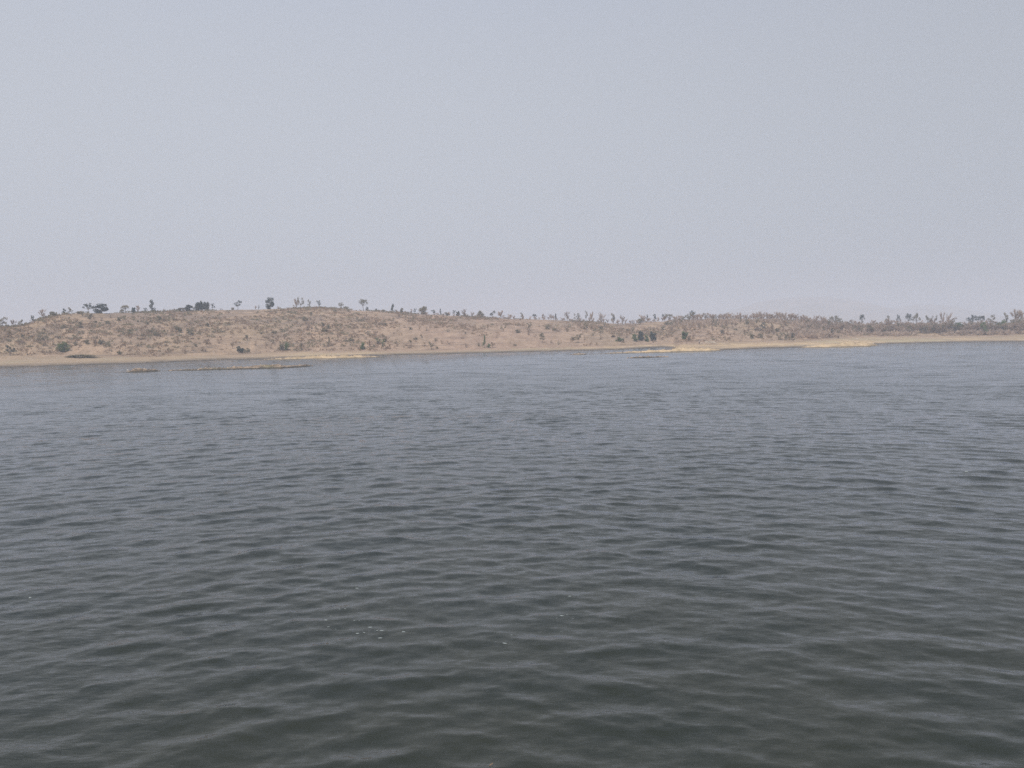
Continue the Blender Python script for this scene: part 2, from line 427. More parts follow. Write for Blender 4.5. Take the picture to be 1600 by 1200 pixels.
fade = np.clip((DRI/0.055-1)/8, 0, 1)[:, None]*np.ones((1, len(wc)))
at = me.attributes.new('far', 'FLOAT', 'POINT'); at.data.foreach_set('value', fade.astype(np.float32).ravel())
calm = np.clip((shore_d(wc)[None, :] - rr[:, None])/70.0, 0, 1)**0.7      # sheltered, smoother water along the shore
calm = np.where(np.abs(wc)[None, :] < 1.1, calm, 1.0)
at = me.attributes.new('chop', 'FLOAT', 'POINT'); at.data.foreach_set('value', (fade*(0.9+0.1*calm)).astype(np.float32).ravel())
w = Mat('lake_water', 0.04, 0.5)
w.b.inputs['IOR'].default_value = 1.48
murk = w.noise(0.25, 3, 0.5)
w.color(w.mix(w.step(murk, 0.35, 0.65), (0.020, 0.022, 0.0065), (0.024, 0.0245, 0.0065)))
def wavy(scale, stretch, rot, detail=3, rough=0.55, dist=0.3):
    t = w.new('ShaderNodeTexNoise'); gq = w.new('ShaderNodeNewGeometry'); mp = w.new('ShaderNodeMapping')
    mp.inputs['Scale'].default_value = stretch; mp.inputs['Rotation'].default_value = (0, 0, rot)
    w.l.new(gq.outputs['Position'], mp.inputs[0]); w.l.new(mp.outputs[0], t.inputs['Vector'])
    t.inputs['Scale'].default_value = scale; t.inputs['Detail'].default_value = detail; t.inputs['Roughness'].default_value = rough
    t.inputs['Distortion'].default_value = dist
    return t.outputs['Fac']
r1 = wavy(3.2, (0.45, 1, 1), R(10), 3); r2 = wavy(3.9, (0.40, 1, 1), R(-16), 3)
f1 = wavy(0.75, (0.35, 1, 1), R(6), 4, 0.6); f2 = wavy(0.62, (0.40, 1, 1), R(-13), 4, 0.6)
patch = w.step(w.noise(0.05, 3, 0.5, (1, 0.5, 1)), 0.35, 0.65, 0.45, 1.25)
near = w.math('MULTIPLY', w.math('MULTIPLY', w.math('ADD', r1, r2), 0.018), patch)
hh = near
bp = w.new('ShaderNodeBump'); bp.inputs['Strength'].default_value = 1.0; bp.inputs['Distance'].default_value = 1.0
w.l.new(hh, bp.inputs['Height'])
# chop finer than the mesh: a slope field added to the surface normal
def slopes(scale, stretch, rot, detail, rough):
    t = w.new('ShaderNodeTexNoise'); gq = w.new('ShaderNodeNewGeometry'); mp = w.new('ShaderNodeMapping')
    mp.inputs['Scale'].default_value = stretch; mp.inputs['Rotation'].default_value = (0, 0, rot)
    w.l.new(gq.outputs['Position'], mp.inputs[0]); w.l.new(mp.outputs[0], t.inputs['Vector'])
    t.inputs['Scale'].default_value = scale; t.inputs['Detail'].default_value = detail; t.inputs['Roughness'].default_value = rough
    sb = w.new('ShaderNodeVectorMath', operation='SUBTRACT'); w.l.new(t.outputs['Color'], sb.inputs[0]); sb.inputs[1].default_value = (0.5, 0.5, 0.5)
    ml = w.new('ShaderNodeVectorMath', operation='MULTIPLY'); w.l.new(sb.outputs[0], ml.inputs[0]); ml.inputs[1].default_value = (0.45, 1.0, 0.0)
    return ml.outputs[0]
def vscale(v, k):
    m_ = w.new('ShaderNodeVectorMath', operation='SCALE'); w.l.new(v, m_.inputs[0]); w.val(m_.inputs['Scale'], k); return m_.outputs[0]
def vadd(a, b):
    m_ = w.new('ShaderNodeVectorMath', operation='ADD'); w.l.new(a, m_.inputs[0]); w.l.new(b, m_.inputs[1]); return m_.outputs[0]
big_ = slopes(0.30, (0.45, 1, 1), R(5), 6, 0.82); fin_ = slopes(2.8, (0.75, 1, 1), R(-8), 4, 0.65)
FAR_K, FIN_K = 1.0, 0.32
w.l.new(w.step(w.attr('far'), 0.1, 1.0, 0.03, 0.07), w.b.inputs['Roughness'])
farpatch = w.math('MULTIPLY', w.math('MULTIPLY', w.attr('chop'), FAR_K), patch)
nrm = vadd(bp.outputs[0], vadd(vscale(big_, farpatch), vscale(fin_, w.math('ADD', w.math('MULTIPLY', w.attr('chop'), 0.4), FIN_K))))
lean = w.new('ShaderNodeCombineXYZ'); spn = w.new('ShaderNodeSeparateXYZ'); w.l.new(nrm, spn.inputs[0])            # wind waves run towards -Y: steep fronts, nearly flat backs
for _c in 'XZ': w.l.new(spn.outputs[_c], lean.inputs[_c])
flat = w.math('SUBTRACT', 0.30, w.math('MULTIPLY', w.step(w.attr('far'), 0.0, 0.6), 0.285))
w.l.new(w.math('ADD', w.math('MINIMUM', spn.outputs['Y'], flat), w.math('MULTIPLY', w.attr('chop'), -0.045)), lean.inputs['Y'])
nrm = lean.outputs[0]
nz = w.new('ShaderNodeVectorMath', operation='NORMALIZE'); w.l.new(nrm, nz.inputs[0]); w.l.new(nz.outputs[0], w.b.inputs['Normal'])
# murky body seen through a mirror-like skin
dif = w.new('ShaderNodeBsdfDiffuse'); gls = w.new('ShaderNodeBsdfGlossy'); fr = w.new('ShaderNodeFresnel'); fr.inputs['IOR'].default_value = 1.52
gls.inputs['Color'].default_value = (0.92, 0.945, 1.0, 1)
w.l.new(w.b.inputs['Base Color'].links[0].from_socket, dif.inputs['Color'])
w.l.new(w.b.inputs['Roughness'].links[0].from_socket, gls.inputs['Roughness'])
for n_ in (dif, gls, fr): w.l.new(nz.outputs[0], n_.inputs['Normal'])
mxw = w.new('ShaderNodeMixShader'); w.l.new(fr.outputs[0], mxw.inputs[0]); w.l.new(dif.outputs[0], mxw.inputs[1]); w.l.new(gls.outputs[0], mxw.inputs[2])
w.l.new(mxw.outputs[0], w.n['Material Output'].inputs['Surface']); w.n.remove(w.b)
M['water'] = w.m
tag(link('water', me, mat=M['water']), 'grey green rippled lake water', kind='structure')

# ---------------------------------------------------------------- tree and shrub shapes (unit height, unit crown width)
class Buf:
    def __init__(s): s.v = []; s.t = []
    def tri(s, a, b, c):
        n = len(s.v); s.v += [a, b, c]; s.t.append((n, n+1, n+2))
    def tube(s, p, q, r0, r1, k=5):
        p, q = Vector(p), Vector(q); ax = (q-p)
        if ax.length < 1e-6: return
        ax.normalize(); u = ax.orthogonal().normalized(); v = ax.cross(u); n = len(s.v)
        for c, r in ((p, r0), (q, r1)):
            for i in range(k):
                a = 2*math.pi*i/k; s.v.append(tuple(c + u*math.cos(a)*r + v*math.sin(a)*r))
        for i in range(k):
            j = (i+1) % k
            s.t += [(n+i, n+j, n+k+j), (n+i, n+k+j, n+k+i)]
    def mesh(s, name, mat):
        me = mesh_np(name, np.array(s.v), tris=np.array(s.t)); me.materials.append(mat); return me

def leaves(b, rnd, c, r, n, size, flat=1.0):
    for _ in range(n):
        while True:
            p = Vector((rnd.uniform(-1, 1), rnd.uniform(-1, 1), rnd.uniform(-1, 1)))
            if p.length < 1: break
        if rnd.random() < 0.6: p = p.normalized()*rnd.uniform(0.75, 1.05)
        q = Vector(c) + Vector((p.x*r, p.y*r, p.z*r*flat))
        a = Vector((rnd.gauss(0, 1), rnd.gauss(0, 1), rnd.gauss(0, 0.7))).normalized()*size*rnd.uniform(0.6, 1.3)
        d = Vector((rnd.gauss(0, 1), rnd.gauss(0, 1), rnd.gauss(0, 0.7))).normalized()*size*rnd.uniform(0.5, 1.0)
        b.tri(tuple(q-a), tuple(q+a*0.6+d), tuple(q+a*0.4-d))

def twigs(b, rnd, p, q, n, ln, wd):
    p, q = Vector(p), Vector(q)
    for _ in range(n):
        s = p.lerp(q, rnd.random()); d = (q-p).normalized()*0.6 + Vector((rnd.gauss(0, .6), rnd.gauss(0, .6), rnd.gauss(0.35, .45)))
        d = d.normalized()*ln*rnd.uniform(0.5, 1.2); o = d.orthogonal().normalized()*wd
        b.tri(tuple(s-o), tuple(s+o), tuple(s+d))

def build(kind, seed, matc, matt):
    rnd = random.Random(seed*91+5); T = Buf(); C = Buf(); cl = []
    bend = (rnd.uniform(-.05, .05), rnd.uniform(-.05, .05))
    if kind == 'dense':
        for _ in range(17):
            z = rnd.uniform(0.12, 0.84); rad = 0.38*math.sqrt(max(0.05, 1-((z-0.5)/0.45)**2)); a = rnd.uniform(0, 6.28)
            cl.append((rad*rnd.uniform(.4, 1)*math.cos(a), rad*rnd.uniform(.4, 1)*math.sin(a), z, rnd.uniform(.14, .2)))
        ln, sz, th = 90, 0.06, 0.3
    elif kind == 'sparse':
        for k in range(8):
            z = 0.36+0.56*(k+rnd.random())/8; a = rnd.uniform(0, 6.28); rad = rnd.uniform(.08, .36)
            cl.append((rad*math.cos(a), rad*math.sin(a), z, rnd.uniform(.08, .15)))
        ln, sz, th = 46, 0.05, 0.6
    elif kind == 'conical':
        for k in range(10):
            z = 0.2+0.72*(k+rnd.random())/10; a = rnd.uniform(0, 6.28); rad = (1.03-z)*rnd.uniform(.15, .42)
            cl.append((rad*math.cos(a), rad*math.sin(a), z, rnd.uniform(.09, .12)+0.08*(1-z)))
        ln, sz, th = 50, 0.05, 0.9
    elif kind == 'umbrella':
        for k in range(12):
            a = 6.28*k/12+rnd.uniform(-.3, .3); rad = rnd.uniform(.12, .40)
            cl.append((rad*math.cos(a), rad*math.sin(a), 0.86-rad*rad*1.6+rnd.uniform(-.14, .06), rnd.uniform(.09, .15)))
        ln, sz, th = 42, 0.045, 0.62
    elif kind == 'bush':
        for k in range(11):
            a = rnd.uniform(0, 6.28); rad = rnd.uniform(0, .38); z = rnd.uniform(.15, .86)*(1-rad*1.0)
            cl.append((rad*math.cos(a), rad*math.sin(a), max(z, .14), rnd.uniform(.12, .2)))
        ln, sz, th = 62, 0.06, 0.12
    elif kind == 'dry':
        for k in range(8):
            a = rnd.uniform(0, 6.28); rad = rnd.uniform(0, .40); z = rnd.uniform(.12, .86)*(1-rad*0.7)
            cl.append((rad*math.cos(a), rad*math.sin(a), max(z, .1), rnd.uniform(.10, .2)))
        ln, sz, th = 20, 0.055, 0.1
    if kind == 'bare':
        top = (bend[0], bend[1], 0.55)
        T.tube((0, 0, -0.03), (bend[0]*.5, bend[1]*.5, 0.25), 0.022, 0.017, 6); T.tube((bend[0]*.5, bend[1]*.5, 0.25), top, 0.017, 0.011, 6)
        for _ in range(14):
            f = rnd.uniform(0.12, 1); s = Vector((0, 0, 0)).lerp(Vector(top), f)
            a = rnd.uniform(0, 6.28); sp_ = rnd.uniform(.12, .45)
            e = Vector((sp_*math.cos(a), sp_*math.sin(a), min(1.0, s.z+rnd.uniform(.2, .45))))
            mdl = s.lerp(e, .5)+Vector((0, 0, -0.03))
            C.tube(s, mdl, 0.010, 0.006, 4); C.tube(mdl, e, 0.006, 0.003, 3)
            twigs(C, rnd, mdl, e, 50, 0.17, 0.0105); twigs(C, rnd, s, mdl, 12, 0.14, 0.006)
        return {'trunk': T.mesh('trunk', matt), 'crown': C.mesh('crown', matc)}
    fork = Vector((bend[0], bend[1], max(0.05, min(th, 0.9)*0.62)))
    r = 0.024 if kind not in ('bush', 'dry') else 0.02
    T.tube((0, 0, -0.04), tuple(fork*0.5), r*1.3, r, 6); T.tube(tuple(fork*0.5), tuple(fork), r, r*0.8, 6)
    for (x, y, z, rad) in cl:
        s = fork if z > fork.z else fork*0.5
        md = Vector(s).lerp(Vector((x, y, z)), 0.5)+Vector((0, 0, -0.02))
        T.tube(s, md, r*.6, r*.4, 4); T.tube(md, (x, y, z), r*.4, r*.15, 4)
        leaves(C, rnd, (x, y, z), rad, ln, sz, 0.9)
        if kind == 'dry': twigs(C, rnd, s, (x, y, z), 10, 0.16, 0.006)
    return {'trunk': T.mesh('trunk', matt), 'crown': C.mesh('crown', matc)}

LIB = {}
def lib(kind, colour, i):
    key = (kind, colour, i)
    if key not in LIB: LIB[key] = build(kind, hash2(np.array(len(LIB)*7+3.), np.array(i+1.), 5).item()*1000//1, M[colour], M['bark'])
    return LIB[key]

NAMES = {'dense': 'leafy_tree', 'sparse': 'sparse_tree', 'conical': 'conical_tree', 'umbrella': 'spreading_tree', 'bare': 'bare_tree', 'bush': 'green_bush', 'dry': 'dry_shrub'}
CATS = {'dense': 'tree', 'sparse': 'tree', 'conical': 'tree', 'umbrella': 'tree', 'bare': 'tree', 'bush': 'bush', 'dry': 'shrub'}
cnt = [0]
def plant(kind, colour, az, d, z, h, wd, label, group=None, name=None):
    cnt[0] += 1
    parts = lib(kind, colour, cnt[0] % 5)
    e = bpy.data.objects.new(name or NAMES[kind], None); scene.collection.objects.link(e)
    e.empty_display_size = 0.5
    x, y = pol(az, d); e.location = (x, y, z-0.03*h)
    e.rotation_euler = (0, 0, random.uniform(0, 6.28)); e.scale = (wd, wd, h)
    for pn, me in parts.items():
        o = bpy.data.objects.new(pn, me); scene.collection.objects.link(o); o.parent = e
    tag(e, label, CATS[kind], group)
    return e

def at_px(kind, colour, px, py, hpx, wpx, label, group=None, name=None, back=0.0, hid=0.0):
    az, d, z = place(px, py); d += back
    if back: z = float(height(az, d))
    s = d/F_PX
    return plant(kind, colour, az, d, z-hid, hpx*s+hid, wpx*s, label, group, name)

D, G_, O, B_, TW = 'leaf_dark', 'leaf_green', 'leaf_olive', 'leaf_brown', 'twig'
SKY = 'trees standing along the hill crest'
# skyline: x, height px, width px, kind, colour, label
CREST = [
 (3, 13, 12, 'sparse', O, 'grey scraggly tree on the low crest at the left picture edge'),
 (19, 10, 10, 'bare', TW, 'small bare tree on the low crest before the hill rises'),
 (31, 8, 9, 'sparse', O, 'small olive tree in the dip at the left foot of the hill crest'),
 (50, 9, 7, 'sparse', D, 'small dark tree halfway up the left shoulder of the hill'),
 (66, 12, 13, 'bare', TW, 'pale leafless tree on the left shoulder of the hill'),
 (82, 7, 10, 'bush', O, 'round olive bush at the upper left corner of the hill crest'),
 (100, 7, 8, 'sparse', D, 'small dark scraggly tree at the start of the level crest'),
 (109, 8, 9, 'sparse', O, 'scraggly olive tree beside the first dark tree of the level crest'),
 (123, 4, 11, 'bush', O, 'low flat bush left of the open spreading tree on the crest'),
 (138, 13, 13, 'umbrella', D, 'open spreading tree just left of the big round dark tree'),
 (157, 12, 21, 'dense', D, 'big round dark tree on the left part of the crest'),
 (190, 6, 8, 'bush', O, 'small bush at the foot of the pale spreading tree'),
 (196, 11, 12, 'umbrella', O, 'pale spreading tree right of the big round dark tree'),
 (209, 7, 6, 'dense', D, 'small dark round tree between two pale ones on the crest'),
 (216, 9, 9, 'bare', TW, 'thin bare tree left of the tall ragged conical tree'),
 (228, 6, 7, 'sparse', D, 'tiny dark tree just left of the tall ragged conical tree'),
 (237.5, 16, 12, 'conical', D, 'tall ragged conical tree alone on the crest'),
 (256, 4, 5, 'dry', B_, 'tiny dry shrub on the crest right of the conical tree'),
 (295, 9, 12, 'dense', D, 'small dark tree right of the crest shelter'),
 (303, 6, 8, 'sparse', O, 'pale ragged tree between the shelter tree and the dark clump'),
 (309, 11, 12, 'dense', D, 'left tree of the dark clump on the crest'),
 (315.5, 13, 10, 'dense', D, 'tallest middle tree of the dark clump on the crest'),
 (322, 12, 10, 'dense', D, 'right tree of the dark clump on the crest'),
 (326.5, 13, 5, 'bare', TW, 'thin bare tree right against the dark clump on the crest'),
 (332, 9, 8, 'sparse', D, 'small leaning tree right of the dark clump on the crest'),
 (345, 3, 6, 'dry', B_, 'tiny shrub on the crest past the leaning tree'),
 (364, 4, 6, 'bush', O, 'low bush left of the ragged twin tree on the crest'),
 (372, 13, 12, 'sparse', D, 'dark ragged tree standing alone midway along the crest'),
 (400, 6, 4, 'bare', TW, 'tiny bare sapling left of the tall dark crest tree'),
 (405, 6, 3, 'conical', D, 'narrow dark sapling left of the tall dark crest tree'),
 (422, 16, 14, 'dense', D, 'tall dark bushy tree, highest of the left crest'),
 (436, 4, 7, 'dry', B_, 'low dry shrub at the right foot of the tall dark crest tree'),
 (463, 14, 10, 'bare', TW, 'pale leafless tree left of the tall grey crest tree'),
 (470, 15, 11, 'sparse', O, 'tall grey green tree beside a pale leafless one'),
 (484, 12, 7, 'sparse', O, 'thin leaning tree between two taller crest trees'),
 (499, 11, 9, 'sparse', D, 'dark ragged tree right of the thin leaning one'),
 (533, 9, 10, 'umbrella', O, 'small spreading tree on the crest over the green shore bushes'),
 (541, 5, 9, 'bush', O, 'low bush right of the small spreading crest tree'),
 (568, 18, 14, 'umbrella', O, 'tall slender tree with an open umbrella crown'),
 (574, 6, 6, 'bush', D, 'dark bush at the foot of the umbrella crowned tree'),
 (588, 4, 4, 'bush', D, 'tiny dark bush on the crest right of the umbrella crowned tree'),
 (598, 4, 10, 'bush', O, 'flat olive bush where the crest begins to fall'),
 (614, 12, 11, 'conical', D, 'dark pointed tree on the falling crest'),
 (628, 8, 6, 'dense', O, 'small round tree right of the dark pointed tree'),
 (643, 7, 5, 'bare', TW, 'thin bare sapling left of the olive mound tree'),
 (648, 8, 6, 'sparse', D, 'small dark ragged tree left of the olive mound tree'),
 (661, 11, 17, 'dense', O, 'broad olive mound shaped tree on the falling crest'),
 (678, 7, 9, 'sparse', D, 'small dark tree right of the olive mound tree'),
 (688, 9, 5, 'conical', D, 'narrow dark pointed sapling right of the olive mound tree'),
 (697, 5, 12, 'bush', O, 'wide low olive bush on the falling crest'),
 (709, 8, 7, 'sparse', D, 'first of two dark trees past the wide low bush'),
 (715, 7, 7, 'dense', D, 'second of two dark trees past the wide low bush'),
 (725, 11, 8, 'bare', TW, 'pale bare tree above a small dark bush on the crest'),
 (726, 5, 5, 'bush', D, 'small dark bush under the pale bare crest tree'),
 (738, 7, 9, 'bare', TW, 'low bare tree left of the broad grey green crest tree'),
 (751, 10, 13, 'dense', O, 'broad grey green tree on the centre crest'),
 (769, 10, 10, 'sparse', D, 'dark forked tree right of the broad grey green tree'),
 (783, 11, 14, 'bare', TW, 'wide leafless tree at the centre of the crest'),
 (797, 8, 8, 'bare', TW, 'small leafless tree right of the wide one'),
 (816, 9, 9, 'sparse', O, 'grey green tree on the centre crest above the red bank'),
 (835, 8, 8, 'umbrella', D, 'small dark flat topped tree right of centre crest'),
 (849, 8, 9, 'sparse', B_, 'brown ragged tree past the dark flat topped one'),
 (861, 8, 9, 'bare', TW, 'small leafless tree left of the narrow dark tree'),
 (868, 9, 6, 'conical', D, 'narrow dark tree above the olive hillside bush'),
 (886, 13, 13, 'bare', TW, 'round crowned leafless tree right of the narrow dark tree'),
 (902, 12, 13, 'sparse', O, 'bushy half green tree among leafless crest trees'),
 (916, 16, 6, 'sparse', O, 'tall thin tree with leaf tufts to the top'),
 (925, 15, 9, 'bare', TW, 'tall pale leafless tree right of the tall thin tufted tree'),
 (940, 17, 13, 'bare', TW, 'tallest leafless tree above the saddle of the ridge'),
 (959, 14, 13, 'sparse', O, 'ragged part leafless tree left of the saddle'),
 (972, 14, 9, 'bare', TW, 'leafless tree with a dark tuft right at the saddle'),
 (984, 6, 4, 'bare', TW, 'tiny bare sapling in the saddle of the ridge'),
 (1000, 8, 13, 'bush', O, 'olive bush just right of the saddle'),
 (1004, 13, 11, 'bare', TW, 'pale leafless tree rising behind the saddle bush'),
 (1012, 10, 6, 'sparse', D, 'small dark leaning tree right of the saddle'),
 (1023, 11, 8, 'sparse', D, 'dark ragged tree right of the small leaning one'),
 (1038, 10, 8, 'sparse', D, 'dark thin tree touching the open olive tree'),
 (1044, 12, 14, 'umbrella', O, 'open olive tree above the round green shore tree'),
 (1054, 9, 9, 'bare', TW, 'small bare tree right of the open olive tree'),
 (1082, 15, 11, 'umbrella', D, 'dark topped tree rising from the leafless row'),
 (1304, 15, 15, 'umbrella', O, 'flat spreading tree over the right wood'),
 (1313, 12, 9, 'sparse', O, 'ragged olive tree beside the flat spreading one'),
 (1347, 18, 8, 'umbrella', D, 'lone dark narrow crown standing above the right wood'),
 (1387, 14, 9, 'sparse', O, 'ragged tree poking out of the right wood past the narrow crown'),
 (1404, 16, 6, 'umbrella', D, 'tiny flat topped dark tree over the right wood'),
 (1420, 18, 9, 'umbrella', D, 'first of two umbrella trees over the right wood'),
 (1432, 18, 10, 'umbrella', O, 'second paler umbrella tree over the right wood'),
 (1451, 14, 11, 'sparse', O, 'dark ragged tree right of the two umbrella trees'),
 (1460, 14, 9, 'sparse', O, 'olive ragged tree right of the dark ragged one in the wood'),
 (1473, 18, 9, 'bare', TW, 'tall pale bare tree over the wood left of the green tree'),
 (1483, 19, 8, 'bare', TW, 'second tall pale bare tree over the wood left of the green tree'),
 (1520, 14, 14, 'umbrella', D, 'rounded dark crown above the wood between two green trees'),
 (1533, 14, 11, 'umbrella', D, 'dark crown right behind the large green tree'),
 (1550, 13, 11, 'sparse', O, 'olive crown near the right end of the wood'),
 (1573, 15, 10, 'sparse', O, 'ragged olive crown near the right picture edge'),
 (1588, 20, 16, 'bare', TW, 'large pale bare tree at the right picture edge'),
 (1598, 20, 12, 'bare', TW, 'last bare tree cut by the right picture edge'),
]
for (x, h, wd, k, c_, lb) in CREST: at_px(k, c_, x, None, h*1.15+0.5, wd*(1.12 if k != 'dense' else 1.0), lb, SKY)

